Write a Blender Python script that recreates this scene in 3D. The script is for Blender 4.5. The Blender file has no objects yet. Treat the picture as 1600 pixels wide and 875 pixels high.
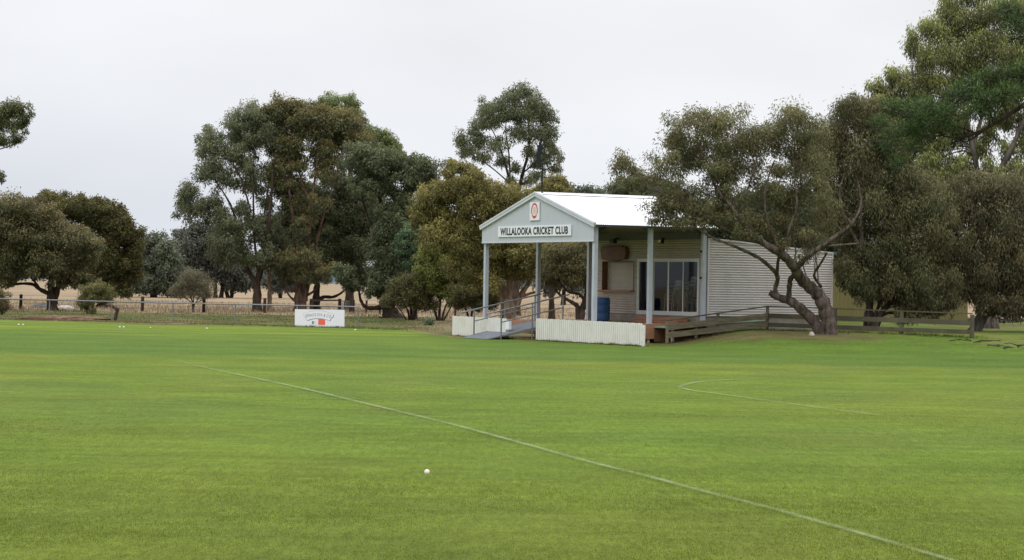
import bpy, math, random
import numpy as np
from mathutils import Vector, Matrix
R = math.radians
sc = bpy.context.scene
COL = sc.collection
rng = np.random.default_rng(7)
random.seed(7)

# ------------------------------------------------------------------ camera geometry
F = 3650.0            # focal length in photo pixels (photo is 1600 wide)
EYE = 2.0
ROLL = 0.016
PITCH = 7.5 / F
cr, sr = math.cos(ROLL), math.sin(ROLL)
cp, sp = math.cos(PITCH), math.sin(PITCH)
def ray(px, py):
    u, v = px - 800.0, 437.5 - py
    X = (u * cr - v * sr) / F
    Z = (u * sr + v * cr) / F
    return np.array([X, cp - Z * sp, Z * cp + sp])
def at(px, py, D):
    """point seen at photo position px,py and distance D along the view axis"""
    r = ray(px, py)
    return np.array([0, 0, EYE]) + r / r[1] * D
def ss(a, b, x):
    t = np.clip((np.asarray(x, float) - a) / (b - a), 0, 1)
    return t * t * (3 - 2 * t)
def terrain(x, y):
    x = np.asarray(x, float); y = np.asarray(y, float)
    z = 0.5 * ss(5.2, 8.8, x) * ss(74.0, 83.0, y)
    z = z - 0.03 * ss(10, 0, y)
    return z
def ground_at(px, py):
    r = ray(px, py); D = 10.0
    last = D
    while D < 3000:
        p = np.array([0, 0, EYE]) + r / r[1] * D
        if p[2] <= float(terrain(p[0], p[1])):
            break
        last = D; D *= 1.002
    p = np.array([0, 0, EYE]) + r / r[1] * D
    return np.array([p[0], p[1], float(terrain(p[0], p[1]))])

# ------------------------------------------------------------------ numpy noise
_perm = np.random.default_rng(3).random((256, 256))
def vnoise(x, y):
    x = np.asarray(x, float); y = np.asarray(y, float)
    xi = np.floor(x).astype(int); yi = np.floor(y).astype(int)
    fx = x - xi; fy = y - yi
    fx = fx * fx * (3 - 2 * fx); fy = fy * fy * (3 - 2 * fy)
    g = lambda a, b: _perm[a & 255, b & 255]
    return (g(xi, yi) * (1 - fx) + g(xi + 1, yi) * fx) * (1 - fy) + (g(xi, yi + 1) * (1 - fx) + g(xi + 1, yi + 1) * fx) * fy
def fbm(x, y, o=4):
    s = 0; a = 0.5; t = 0
    for i in range(o):
        s = s + a * vnoise(x * 2 ** i + 17 * i, y * 2 ** i + 31 * i); t += a; a *= 0.5
    return s / t

# ------------------------------------------------------------------ object helpers
def tag(o, label=None, cat=None, group=None, kind=None):
    if label: o['label'] = label
    if cat: o['category'] = cat
    if group: o['group'] = group
    if kind: o['kind'] = kind
    return o
def link(o, parent=None):
    COL.objects.link(o)
    if parent: o.parent = parent
    return o
def thing(name, label, cat, loc=(0, 0, 0), rz=0, group=None):
    o = bpy.data.objects.new(name, None)
    o.location = loc; o.rotation_euler = (0, 0, rz); o.empty_display_size = 0.3
    link(o); return tag(o, label, cat, group)
def copy_tree(o, parent=None):
    c = o.copy(); COL.objects.link(c); c.parent = parent
    for ch in list(o.children): copy_tree(ch, c)
    return c
class MB:
    def __init__(s): s.v = []; s.f = []; s.sm = []
    def add(s, v, f, smooth=False):
        n = len(s.v); s.v += [tuple(map(float, p)) for p in v]
        s.f += [tuple(int(i) + n for i in q) for q in f]; s.sm += [smooth] * len(f)
        return s
    def box(s, x0, x1, y0, y1, z0, z1):
        v = [(x0, y0, z0), (x1, y0, z0), (x1, y1, z0), (x0, y1, z0), (x0, y0, z1), (x1, y0, z1), (x1, y1, z1), (x0, y1, z1)]
        return s.add(v, [(0, 3, 2, 1), (4, 5, 6, 7), (0, 1, 5, 4), (1, 2, 6, 5), (2, 3, 7, 6), (3, 0, 4, 7)])
    def bar(s, p, q, w, h, up=(0, 0, 1)):
        """box beam from p to q, w sideways, h along up"""
        p = Vector(p); q = Vector(q); d = (q - p).normalized(); up = Vector(up)
        sd = d.cross(up).normalized(); u2 = sd.cross(d).normalized()
        v = []
        for e in (p, q):
            for a, b in ((-1, -1), (1, -1), (1, 1), (-1, 1)):
                v.append(e + sd * a * w / 2 + u2 * b * h / 2)
        return s.add(v, [(0, 1, 2, 3), (7, 6, 5, 4), (0, 4, 5, 1), (1, 5, 6, 2), (2, 6, 7, 3), (3, 7, 4, 0)])
    def tube(s, pts, rad, n=8, cap=True, wob=0.0):
        pts = [np.array(p, float) for p in pts]
        if not hasattr(rad, '__len__'): rad = [rad] * len(pts)
        rings = []; prev = None
        for i, p in enumerate(pts):
            d = pts[min(i + 1, len(pts) - 1)] - pts[max(i - 1, 0)]
            d = d / (np.linalg.norm(d) + 1e-9)
            if prev is None:
                a = np.array([1, 0, 0]) if abs(d[0]) < 0.8 else np.array([0, 1, 0])
            else: a = prev
            u = a - d * a.dot(d); u /= np.linalg.norm(u) + 1e-9; prev = u
            w = np.cross(d, u)
            ring = []
            for k in range(n):
                t = 2 * math.pi * k / n
                rr = rad[i] * (1 + wob * (random.random() - 0.5))
                ring.append(p + (u * math.cos(t) + w * math.sin(t)) * rr)
            rings.append(ring)
        v = [q for r in rings for q in r]; f = []
        for i in range(len(pts) - 1):
            for k in range(n):
                f.append((i * n + k, i * n + (k + 1) % n, (i + 1) * n + (k + 1) % n, (i + 1) * n + k))
        s.add(v, f, True)
        if cap:
            s.add(rings[0], [tuple(range(n))[::-1]]); s.add(rings[-1], [tuple(range(n))])
        return s
    def lathe(s, prof, n=24, c=(0, 0, 0)):
        v = []; f = []
        for r, z in prof:
            for k in range(n):
                t = 2 * math.pi * k / n; v.append((c[0] + r * math.cos(t), c[1] + r * math.sin(t), c[2] + z))
        for i in range(len(prof) - 1):
            for k in range(n): f.append((i * n + k, i * n + (k + 1) % n, (i + 1) * n + (k + 1) % n, (i + 1) * n + k))
        s.add(v, f, True)
        s.add([v[k] for k in range(n)], [tuple(range(n))[::-1]]); s.add([v[(len(prof) - 1) * n + k] for k in range(n)], [tuple(range(n))])
        return s
    def build(s, name, mat, parent=None, bevel=0):
        me = bpy.data.meshes.new(name); me.from_pydata(s.v, [], s.f)
        me.polygons.foreach_set('use_smooth', s.sm)
        me.materials.append(mat); me.update()
        o = bpy.data.objects.new(name, me); link(o, parent)
        if bevel:
            m = o.modifiers.new('bevel', 'BEVEL'); m.width = bevel; m.segments = 2; m.limit_method = 'ANGLE'
        return o
def extrude_outline(mb, pts, axis_fn, t0, t1):
    """outline of 2-d points turned into a plate; axis_fn(u, v, t) -> xyz"""
    n = len(pts)
    v = [axis_fn(u, w, t0) for u, w in pts] + [axis_fn(u, w, t1) for u, w in pts]
    f = [tuple(range(n)), tuple(range(2 * n - 1, n - 1, -1))]
    f += [(i, i + n, (i + 1) % n + n, (i + 1) % n) for i in range(n)]
    mb.add(v, f)

# ------------------------------------------------------------------ materials
def newmat(name):
    m = bpy.data.materials.new(name); m.use_nodes = True
    nt = m.node_tree; b = nt.nodes['Principled BSDF']
    return m, nt, b
def surf(name, col, rough=0.6, var=0.15, scale=3.0, bump=0.0, bscale=40.0, metal=0.0, spec=0.3, dirt=None, dirt_scale=1.5, dirt_amt=0.35, stretch=(1, 1, 1)):
    m, nt, b = newmat(name); N = nt.nodes; L = nt.links
    tc = N.new('ShaderNodeTexCoord'); mp = N.new('ShaderNodeMapping'); mp.inputs['Scale'].default_value = stretch
    L.new(tc.outputs['Object'], mp.inputs[0])
    no = N.new('ShaderNodeTexNoise'); no.inputs['Scale'].default_value = scale; no.inputs['Detail'].default_value = 6; no.inputs['Roughness'].default_value = 0.65
    L.new(mp.outputs[0], no.inputs['Vector'])
    rp = N.new('ShaderNodeMapRange'); rp.inputs[1].default_value = 0.3; rp.inputs[2].default_value = 0.7
    rp.inputs[3].default_value = 1 - var; rp.inputs[4].default_value = 1 + var
    L.new(no.outputs['Fac'], rp.inputs[0])
    vm = N.new('ShaderNodeVectorMath'); vm.operation = 'SCALE'; vm.inputs[0].default_value = col
    L.new(rp.outputs[0], vm.inputs['Scale'])
    out = vm.outputs[0]
    if dirt:
        n2 = N.new('ShaderNodeTexNoise'); n2.inputs['Scale'].default_value = dirt_scale; n2.inputs['Detail'].default_value = 8
        L.new(mp.outputs[0], n2.inputs['Vector'])
        r2 = N.new('ShaderNodeMapRange'); r2.inputs[1].default_value = 0.45; r2.inputs[2].default_value = 0.7; r2.inputs[4].default_value = dirt_amt
        L.new(n2.outputs['Fac'], r2.inputs[0])
        mx = N.new('ShaderNodeMix'); mx.data_type = 'RGBA'; L.new(r2.outputs[0], mx.inputs[0]); L.new(out, mx.inputs[6]); mx.inputs[7].default_value = (*dirt, 1)
        out = mx.outputs[2]
    L.new(out, b.inputs['Base Color'])
    b.inputs['Roughness'].default_value = rough; b.inputs['Metallic'].default_value = metal
    b.inputs['Specular IOR Level'].default_value = spec
    if bump:
        n3 = N.new('ShaderNodeTexNoise'); n3.inputs['Scale'].default_value = bscale; n3.inputs['Detail'].default_value = 5
        L.new(mp.outputs[0], n3.inputs['Vector'])
        bp = N.new('ShaderNodeBump'); bp.inputs['Strength'].default_value = bump; bp.inputs['Distance'].default_value = 0.02
        L.new(n3.outputs['Fac'], bp.inputs['Height']); L.new(bp.outputs[0], b.inputs['Normal'])
    return m
def leafmat(name, trans=0.3, rough=0.55):
    m, nt, b = newmat(name); N = nt.nodes; L = nt.links
    a = N.new('ShaderNodeAttribute'); a.attribute_name = 'tint'
    L.new(a.outputs['Color'], b.inputs['Base Color'])
    b.inputs['Roughness'].default_value = rough; b.inputs['Specular IOR Level'].default_value = 0.25
    t = N.new('ShaderNodeBsdfTranslucent'); L.new(a.outputs['Color'], t.inputs['Color'])
    mx = N.new('ShaderNodeMixShader'); mx.inputs[0].default_value = trans
    L.new(b.outputs[0], mx.inputs[1]); L.new(t.outputs[0], mx.inputs[2])
    L.new(mx.outputs[0], N['Material Output'].inputs[0])
    return m
M = {}
M['leaf'] = leafmat('leaf_material', 0.25)
M['needle'] = leafmat('needle_material', 0.15, 0.6)
M['blade'] = leafmat('grass_blade_material', 0.35, 0.6)
def barkmat(name, c1, c2, streak=6):
    m, nt, b = newmat(name); N = nt.nodes; L = nt.links
    tc = N.new('ShaderNodeTexCoord'); mp = N.new('ShaderNodeMapping'); mp.inputs['Scale'].default_value = (2.2, 2.2, 0.5)
    L.new(tc.outputs['Object'], mp.inputs[0])
    no = N.new('ShaderNodeTexNoise'); no.inputs['Scale'].default_value = streak * 0.45; no.inputs['Detail'].default_value = 8; no.inputs['Roughness'].default_value = 0.7
    L.new(mp.outputs[0], no.inputs['Vector'])
    cr_ = N.new('ShaderNodeValToRGB'); e = cr_.color_ramp.elements
    e[0].position = 0.40; e[0].color = (*c1, 1); e[1].position = 0.62; e[1].color = (*c2, 1)
    L.new(no.outputs['Fac'], cr_.inputs[0]); L.new(cr_.outputs[0], b.inputs['Base Color'])
    b.inputs['Roughness'].default_value = 0.85; b.inputs['Specular IOR Level'].default_value = 0.2
    n3 = N.new('ShaderNodeTexNoise'); n3.inputs['Scale'].default_value = streak * 3; n3.inputs['Detail'].default_value = 6
    L.new(mp.outputs[0], n3.inputs['Vector'])
    bp = N.new('ShaderNodeBump'); bp.inputs['Strength'].default_value = 0.8; bp.inputs['Distance'].default_value = 0.05
    L.new(n3.outputs['Fac'], bp.inputs['Height']); L.new(bp.outputs[0], b.inputs['Normal'])
    return m
M['bark_dark'] = barkmat('dark_bark', (0.022, 0.016, 0.012), (0.075, 0.05, 0.036))
M['bark_red'] = barkmat('reddish_bark', (0.035, 0.022, 0.017), (0.125, 0.080, 0.058))
M['bark_main'] = barkmat('peeling_bark', (0.035, 0.024, 0.019), (0.15, 0.12, 0.10))
M['bark_pale'] = barkmat('pale_bark', (0.12, 0.075, 0.05), (0.36, 0.27, 0.20))
M['bark_grey'] = barkmat('grey_bark', (0.045, 0.035, 0.03), (0.15, 0.13, 0.11))
M['steel'] = surf('galvanised_post', (0.42, 0.455, 0.52), 0.45, 0.08, 2, metal=0.0, spec=0.5, dirt=(0.22, 0.23, 0.24), dirt_amt=0.25)
M['gal'] = surf('galvanised_tube', (0.20, 0.21, 0.225), 0.35, 0.15, 6, metal=0.4, spec=0.5)
M['gable'] = surf('pale_blue_grey_panel', (0.46, 0.49, 0.54), 0.55, 0.04, 1.5, dirt=(0.36, 0.39, 0.41), dirt_amt=0.3, stretch=(1, 1, 0.25))
M['barge'] = surf('white_grey_trim', (0.54, 0.56, 0.62), 0.45, 0.05, 3)
M['roof'] = surf('zinc_white_roof', (0.82, 0.83, 0.85), 0.4, 0.04, 2, spec=0.5)
M['beam'] = surf('grey_beam', (0.10, 0.105, 0.115), 0.6, 0.12, 3)
M['purlin'] = surf('olive_purlin', (0.13, 0.115, 0.07), 0.7, 0.2, 3)
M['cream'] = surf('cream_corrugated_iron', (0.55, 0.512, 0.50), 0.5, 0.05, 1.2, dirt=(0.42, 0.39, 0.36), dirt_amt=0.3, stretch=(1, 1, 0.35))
M['cream_shaded'] = surf('shaded_cream_iron', (0.42, 0.375, 0.33), 0.5, 0.06, 1.2, dirt=(0.3, 0.26, 0.21), dirt_amt=0.3, stretch=(1, 1, 0.35))  # the cream iron again, its colour darkened for the shade under the eave
M['shutter'] = surf('shutter_slats', (0.40, 0.36, 0.31), 0.5, 0.04, 2)
M['alu'] = surf('white_door_frame', (0.62, 0.63, 0.62), 0.4, 0.04, 2)
M['concrete'] = surf('concrete_base', (0.27, 0.24, 0.21), 0.85, 0.2, 4, 0.3, 30, dirt=(0.14, 0.11, 0.09), dirt_amt=0.6)
M['deck'] = surf('brown_deck_timber', (0.40, 0.205, 0.125), 0.65, 0.3, 3, 0.2, 30, stretch=(0.6, 0.6, 5), dirt=(0.13, 0.055, 0.03), dirt_amt=0.6, dirt_scale=3)
M['darkwood'] = surf('dark_brown_timber', (0.135, 0.062, 0.036), 0.6, 0.3, 3, 0.2, 30)
M['oldwood'] = surf('weathered_timber', (0.17, 0.15, 0.095), 0.85, 0.35, 3, 0.5, 40, stretch=(0.6, 0.6, 4), dirt=(0.08, 0.075, 0.045), dirt_amt=0.7, dirt_scale=4)
M['oldwood2'] = surf('dark_weathered_timber', (0.10, 0.09, 0.06), 0.85, 0.35, 3, 0.5, 40, dirt=(0.05, 0.05, 0.03), dirt_amt=0.7)
M['picket'] = surf('cream_white_pickets', (0.66, 0.66, 0.62), 0.5, 0.05, 3, dirt=(0.5, 0.48, 0.4), dirt_amt=0.35, dirt_scale=2)
M['ramp'] = surf('grey_metal_ramp', (0.27, 0.29, 0.32), 0.5, 0.12, 6, 0.3, 60, metal=0.2)
M['greenmat'] = surf('green_matting', (0.20, 0.27, 0.19), 0.9, 0.15, 4, 0.2, 80)
M['blue'] = surf('blue_plastic', (0.040, 0.105, 0.27), 0.45, 0.1, 4, dirt=(0.08, 0.12, 0.24), dirt_amt=0.4)
M['black'] = surf('black_steel', (0.008, 0.009, 0.012), 0.5, 0.1, 4)
M['white'] = surf('white_sign_face', (0.72, 0.74, 0.78), 0.4, 0.02, 2)
M['ink'] = surf('black_lettering', (0.012, 0.012, 0.016), 0.5, 0.05, 4)
M['greyink'] = surf('grey_lettering', (0.10, 0.14, 0.13), 0.5, 0.05, 4)
M['red'] = surf('red_print', (0.55, 0.05, 0.045), 0.5, 0.05, 4)
M['orange'] = surf('orange_print', (0.75, 0.13, 0.06), 0.5, 0.05, 4)
M['tan'] = surf('tan_print', (0.75, 0.45, 0.25), 0.5, 0.05, 4)
M['greyprint'] = surf('grey_print', (0.22, 0.25, 0.34), 0.5, 0.05, 4)
M['shed'] = surf('olive_green_iron', (0.165, 0.148, 0.060), 0.55, 0.12, 1.5, dirt=(0.13, 0.11, 0.04), dirt_amt=0.5, stretch=(1, 1, 0.3))
M['chair'] = surf('white_chair_plastic', (0.68, 0.66, 0.60), 0.45, 0.03, 3)
M['room'] = surf('dim_room_lining', (0.32, 0.31, 0.29), 0.8, 0.05, 2)
M['stone'] = surf('pale_stone', (0.42, 0.38, 0.33), 0.8, 0.2, 6, 0.3, 20)
M['wool'] = surf('dull_fleece', (0.50, 0.47, 0.42), 0.95, 0.2, 8, 0.5, 30)
M['greyrock'] = surf('grey_boulder', (0.10, 0.11, 0.12), 0.9, 0.3, 3, 0.5, 12)
M['litter'] = surf('bark_litter_brown', (0.13, 0.072, 0.045), 0.9, 0.5, 6, 0.8, 20, dirt=(0.27, 0.18, 0.11), dirt_amt=0.7, dirt_scale=5)
M['lamp'] = surf('lamp_lens', (0.75, 0.78, 0.45), 0.3, 0.02, 3)
M['ball'] = surf('white_ball_leather', (0.72, 0.69, 0.62), 0.5, 0.06, 20)
M['wire'] = surf('old_wire', (0.12, 0.11, 0.10), 0.6, 0.1, 5, metal=0.5)
def glass():
    m, nt, b = newmat('door_glass'); N = nt.nodes; L = nt.links; N.remove(b)
    g = N.new('ShaderNodeBsdfGlossy'); g.inputs['Roughness'].default_value = 0.03; g.inputs['Color'].default_value = (0.55, 0.58, 0.58, 1)
    t = N.new('ShaderNodeBsdfTransparent'); t.inputs['Color'].default_value = (0.62, 0.64, 0.62, 1)
    fr = N.new('ShaderNodeFresnel'); fr.inputs['IOR'].default_value = 1.5
    mx = N.new('ShaderNodeMixShader'); L.new(fr.outputs[0], mx.inputs[0]); L.new(t.outputs[0], mx.inputs[1]); L.new(g.outputs[0], mx.inputs[2])
    L.new(mx.outputs[0], N['Material Output'].inputs[0]); return m
M['glass'] = glass()

# ------------------------------------------------------------------ world, sun, camera
w = bpy.data.worlds.new('World'); sc.world = w; w.use_nodes = True
nt = w.node_tree; N = nt.nodes; L = nt.links
bg = N['Background']; out = N['World Output']
sky = N.new('ShaderNodeTexSky'); sky.sky_type = 'NISHITA'; sky.sun_disc = False
SUN_EL, SUN_AZ = 48, 200   # azimuth clockwise from +Y: behind the camera, a little to the left
sky.sun_elevation = R(SUN_EL); sky.sun_rotation = R(SUN_AZ)
bg.inputs['Strength'].default_value = 0.06
L.new(sky.outputs[0], bg.inputs['Color'])
tc = N.new('ShaderNodeTexCoord'); sx = N.new('ShaderNodeSeparateXYZ'); L.new(tc.outputs['Generated'], sx.inputs[0])
# overcast cloud layer: luminance rises towards the zenith (CIE overcast sky)
ramp = N.new('ShaderNodeValToRGB'); L.new(sx.outputs['Z'], ramp.inputs[0])
e = ramp.color_ramp.elements
e[0].position = 0.0; e[0].color = (0.70, 0.745, 0.83, 1)
e[1].position = 1.0; e[1].color = (1.0, 1.0, 1.0, 1)
for p, c in ((0.03, (0.76, 0.80, 0.88)), (0.075, (0.87, 0.89, 0.94)), (0.13, (0.92, 0.93, 0.965)), (0.25, (0.92, 0.93, 0.96))):
    q = ramp.color_ramp.elements.new(p); q.color = (*c, 1)
zen = N.new('ShaderNodeMapRange'); zen.interpolation_type = 'SMOOTHSTEP'
zen.inputs[1].default_value = 0.16; zen.inputs[2].default_value = 1.0; zen.inputs[3].default_value = 1.0; zen.inputs[4].default_value = 2.3
L.new(sx.outputs['Z'], zen.inputs[0])
# whiter towards the right of the view, greyer at the left
az = N.new('ShaderNodeMapRange'); az.inputs[1].default_value = -0.25; az.inputs[2].default_value = 0.12; az.inputs[3].default_value = 0.0; az.inputs[4].default_value = 1.0
L.new(sx.outputs['X'], az.inputs[0])
cl = N.new('ShaderNodeTexNoise'); cl.inputs['Scale'].default_value = 5; cl.inputs['Detail'].default_value = 3; cl.inputs['Roughness'].default_value = 0.45
mpn = N.new('ShaderNodeMapping'); mpn.inputs['Scale'].default_value = (1, 1, 2.6); L.new(tc.outputs['Generated'], mpn.inputs[0]); L.new(mpn.outputs[0], cl.inputs['Vector'])
clr = N.new('ShaderNodeMapRange'); clr.inputs[1].default_value = 0.3; clr.inputs[2].default_value = 0.7; clr.inputs[3].default_value = 0.925; clr.inputs[4].default_value = 1.05
L.new(cl.outputs['Fac'], clr.inputs[0])
white = N.new('ShaderNodeMix'); white.data_type = 'RGBA'; white.inputs[7].default_value = (0.935, 0.945, 0.97, 1)
wf = N.new('ShaderNodeMath'); wf.operation = 'MULTIPLY'; wf.inputs[1].default_value = 0.7; L.new(az.outputs[0], wf.inputs[0])
L.new(wf.outputs[0], white.inputs[0]); L.new(ramp.outputs[0], white.inputs[6])
m1 = N.new('ShaderNodeMath'); m1.operation = 'MULTIPLY'; L.new(zen.outputs[0], m1.inputs[0]); L.new(clr.outputs[0], m1.inputs[1])
bg2 = N.new('ShaderNodeBackground'); L.new(white.outputs[2], bg2.inputs['Color']); L.new(m1.outputs[0], bg2.inputs['Strength'])
mixw = N.new('ShaderNodeMixShader'); mixw.inputs[0].default_value = 0.96
L.new(bg.outputs[0], mixw.inputs[1]); L.new(bg2.outputs[0], mixw.inputs[2]); L.new(mixw.outputs[0], out.inputs[0])

sl = bpy.data.lights.new('sun', 'SUN'); sl.energy = 0.8; sl.angle = R(25); sl.color = (1.0, 0.97, 0.93)
so = bpy.data.objects.new('sun', sl); link(so)
d = Vector((math.sin(R(SUN_AZ)) * math.cos(R(SUN_EL)), math.cos(R(SUN_AZ)) * math.cos(R(SUN_EL)), math.sin(R(SUN_EL))))
so.rotation_euler = d.to_track_quat('Z', 'Y').to_euler(); so.location = (0, -20, 40)

cam = bpy.data.cameras.new('camera'); co = bpy.data.objects.new('camera', cam); link(co)
cam.sensor_width = 36; cam.lens = F / 1600 * 36; cam.clip_end = 8000; cam.clip_start = 0.1
right = Vector((cr, 0, sr)); fwd = Vector((0, cp, sp))
fwd = (fwd - right * fwd.dot(right)).normalized(); up = right.cross(fwd)
co.matrix_world = Matrix(((right.x, up.x, -fwd.x, 0), (right.y, up.y, -fwd.y, 0), (right.z, up.z, -fwd.z, EYE), (0, 0, 0, 1)))
sc.camera = co
sc.view_settings.view_transform = 'Standard'; sc.view_settings.look = 'None'; sc.view_settings.exposure = 0
sc.cycles.max_bounces = 6; sc.cycles.transparent_max_bounces = 12; sc.cycles.diffuse_bounces = 3
sc.cycles.use_denoising = True

# ------------------------------------------------------------------ ground
EDGE_PX = [(-900, 480), (-200, 494), (0, 499.5), (160, 503.5), (330, 507.5), (560, 513), (640, 516), (700, 526), (840, 533), (1008, 543), (1045, 538.5), (1110, 532), (1200, 528), (1290, 530), (1400, 532), (1600, 541), (2200, 560)]
EDGE = np.array([ground_at(*p)[:2] for p in EDGE_PX])
def edge_y(x):
    return np.interp(x, EDGE[:, 0], EDGE[:, 1])
TREEFOOT = []   # (x, y, radius) of bark litter, filled by hand below
for px, py, r in ((1290, 524, 2.0), (1362, 517, 1.8), (1050, 538, 1.2), (1100, 530, 1.6), (1160, 524, 1.8), (1230, 521, 2.2), (1560, 508, 4.0), (700, 524, 1.2), (840, 526, 1.5), (825, 524, 1.2), (1020, 538, 1.0), (90, 500, 3), (260, 506, 2)):
    g = ground_at(px, py); TREEFOOT.append((g[0], g[1], r))
def mixc(a, b, t):
    t = np.asarray(t)[..., None]; return a * (1 - t) + b * t
def ground_colour(x, y):
    """base colour (linear) of the ground cover at x, y: mown oval, rough verge, dry paddock, bark litter"""
    x = np.asarray(x, float); y = np.asarray(y, float)
    C = lambda *c: np.array(c)
    big = fbm(x * 0.10 + 5, y * 0.05 + 9, 4); med = fbm(x * 0.5, y * 0.22, 4)
    lush = C(0.105, 0.168, 0.018); olive = C(0.140, 0.180, 0.021); dry = C(0.175, 0.185, 0.036); blue = C(0.082, 0.138, 0.030)
    t = np.clip((big - 0.3) * 2.2, 0, 1); c = mixc(lush, olive, t)
    c = mixc(c, dry, np.clip((med - 0.52) * 2.5, 0, 1) * 0.40)
    c = mixc(c, blue, np.clip((0.46 - fbm(x * 0.33 + 40, y * 0.16 + 3, 4)) * 4, 0, 1) * 0.35)
    # mowing passes across the view
    e = edge_y(x); wob = (fbm(x * 0.12, y * 0.05, 3) - 0.5)
    band = e - y + wob * 4
    far = ss(60.5, 64.0, y + wob * 3 - x * 0.05)                 # greener outfield beyond the last mown pass
    c = mixc(c, C(0.080, 0.142, 0.020), far * 0.8)
    yel = ss(28, 12, band) * ss(-3, 6, band) * ss(0.1, -5.5, x)
    c = mixc(c, C(0.150, 0.205, 0.022), yel * (0.35 + 0.65 * ss(0.35, 0.65, fbm(x * 0.15, y * 0.5, 3))))
    c = c * 0.95 * (1 + 0.05 * np.sin(y * 1.15 + x * 0.05 + wob * 3))[..., None]
    near = ss(27, 17, y); c = mixc(c, C(0.115, 0.142, 0.018), near * 0.55)
    # outside the oval
    n = fbm(x * 0.6 + 3, y * 0.35, 4); n2 = fbm(x * 1.7, y * 0.9 + 7, 3)
    rough = mixc(C(0.075, 0.088, 0.026), C(0.135, 0.115, 0.045), np.clip((n - 0.4) * 3, 0, 1))
    mown = mixc(C(0.085, 0.130, 0.018), C(0.15, 0.15, 0.04), np.clip((n - 0.42) * 3, 0, 1))
    outc = mixc(rough, mown, ss(-3, 4, x))
    strip = ss(1.1, 0.0, np.abs(y - e - 0.7 + (n2 - 0.5) * 1.2)) * ss(2, 0, x)
    outc = mixc(outc, C(0.24, 0.165, 0.085), strip * 0.8)
    st = 139 + (n - 0.5) * 12 + 0 * x
    st = np.where(x > 3, 126 + (n - 0.5) * 10, st)
    straw = mixc(C(0.30, 0.225, 0.145), C(0.23, 0.175, 0.11), np.clip((fbm(x * 0.15, y * 0.03, 4) - 0.35) * 2.5, 0, 1))
    pd = ss(-1.5, 2.5, y - st)
    outc = mixc(outc, straw, pd)
    # behind the pavilion the ground is straw straight away
    bh = ss(98, 104, y + (n - .5) * 6) * ss(-6, -1, x) * ss(14, 8, x)
    outc = mixc(outc, straw, bh)
    c = mixc(c, outc, ss(-0.25, 0.35, y - e + (n2 - 0.5) * 0.8))
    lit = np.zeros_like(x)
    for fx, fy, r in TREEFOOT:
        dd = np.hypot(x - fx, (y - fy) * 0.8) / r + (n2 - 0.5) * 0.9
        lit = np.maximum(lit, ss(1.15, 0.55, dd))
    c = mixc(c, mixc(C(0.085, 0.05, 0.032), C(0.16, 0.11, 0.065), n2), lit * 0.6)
    return c
# rows get wider apart with distance, so the sheet reaches the horizon
ys = [-60, -20, 5, 10]
y_ = 12.0
while y_ < 50: ys.append(y_); y_ += 0.35
while y_ < 160: ys.append(y_); y_ += 0.3
while y_ < 5200: ys.append(y_); y_ *= 1.035
ys = np.array(ys)
ts = np.concatenate([np.linspace(-6, -0.34, 14)[:-1], np.linspace(-0.34, 0.34, 300), np.linspace(0.34, 6, 14)[1:]])
YY, TT = np.meshgrid(ys, ts, indexing='ij'); XX = TT * np.maximum(YY, 40) 
ZZ = terrain(XX, YY) + (fbm(XX * 0.3, YY * 0.3, 3) - 0.5) * 0.02 - 0.005
ny, nx = XX.shape
me = bpy.data.meshes.new('ground')
V = np.stack([XX, YY, ZZ], -1).reshape(-1, 3)
idx = np.arange(ny * nx).reshape(ny, nx)
Q = np.stack([idx[:-1, :-1], idx[:-1, 1:], idx[1:, 1:], idx[1:, :-1]], -1).reshape(-1, 4)
def fast_mesh(me, V, Q, colors=None, smooth=False):
    me.vertices.add(len(V)); me.vertices.foreach_set('co', V.astype(np.float32).ravel())
    k = Q.shape[1]
    me.loops.add(Q.size); me.loops.foreach_set('vertex_index', Q.astype(np.int32).ravel())
    me.polygons.add(len(Q)); me.polygons.foreach_set('loop_start', np.arange(0, Q.size, k, dtype=np.int32))
    if smooth: me.polygons.foreach_set('use_smooth', np.ones(len(Q), bool))
    if colors is not None:
        at_ = me.color_attributes.new('tint', 'FLOAT_COLOR', 'POINT')
        at_.data.foreach_set('color', np.concatenate([colors, np.ones((len(colors), 1))], 1).astype(np.float32).ravel())
    me.update()
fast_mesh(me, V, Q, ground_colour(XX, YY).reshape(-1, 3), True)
m, nt, b = newmat('ground_cover'); N = nt.nodes; L = nt.links
at_n = N.new('ShaderNodeAttribute'); at_n.attribute_name = 'tint'
tc = N.new('ShaderNodeTexCoord')
def nz(scale, detail, st=(1, 1, 1), rough=0.6):
    mp = N.new('ShaderNodeMapping'); mp.inputs['Scale'].default_value = st; L.new(tc.outputs['Object'], mp.inputs[0])
    n_ = N.new('ShaderNodeTexNoise'); n_.inputs['Scale'].default_value = scale; n_.inputs['Detail'].default_value = detail; n_.inputs['Roughness'].default_value = rough
    L.new(mp.outputs[0], n_.inputs['Vector']); return n_.outputs['Fac']
def rng_(o, a, b_, c, d_):
    r_ = N.new('ShaderNodeMapRange'); r_.inputs[1].default_value = a; r_.inputs[2].default_value = b_; r_.inputs[3].default_value = c; r_.inputs[4].default_value = d_
    L.new(o, r_.inputs[0]); return r_.outputs[0]
def mul(a, b_):
    q = N.new('ShaderNodeMath'); q.operation = 'MULTIPLY'; L.new(a, q.inputs[0]); L.new(b_, q.inputs[1]); return q.outputs[0]
f1 = rng_(nz(24, 6, (1, 0.45, 1), 0.75), 0.28, 0.72, 0.72, 1.28)
f2 = rng_(nz(2.2, 7, (0.40, 0.95, 1), 0.68), 0.3, 0.7, 0.80, 1.20)
f3 = rng_(nz(0.8, 4, (0.5, 0.6, 1)), 0.3, 0.7, 0.88, 1.12)
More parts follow.
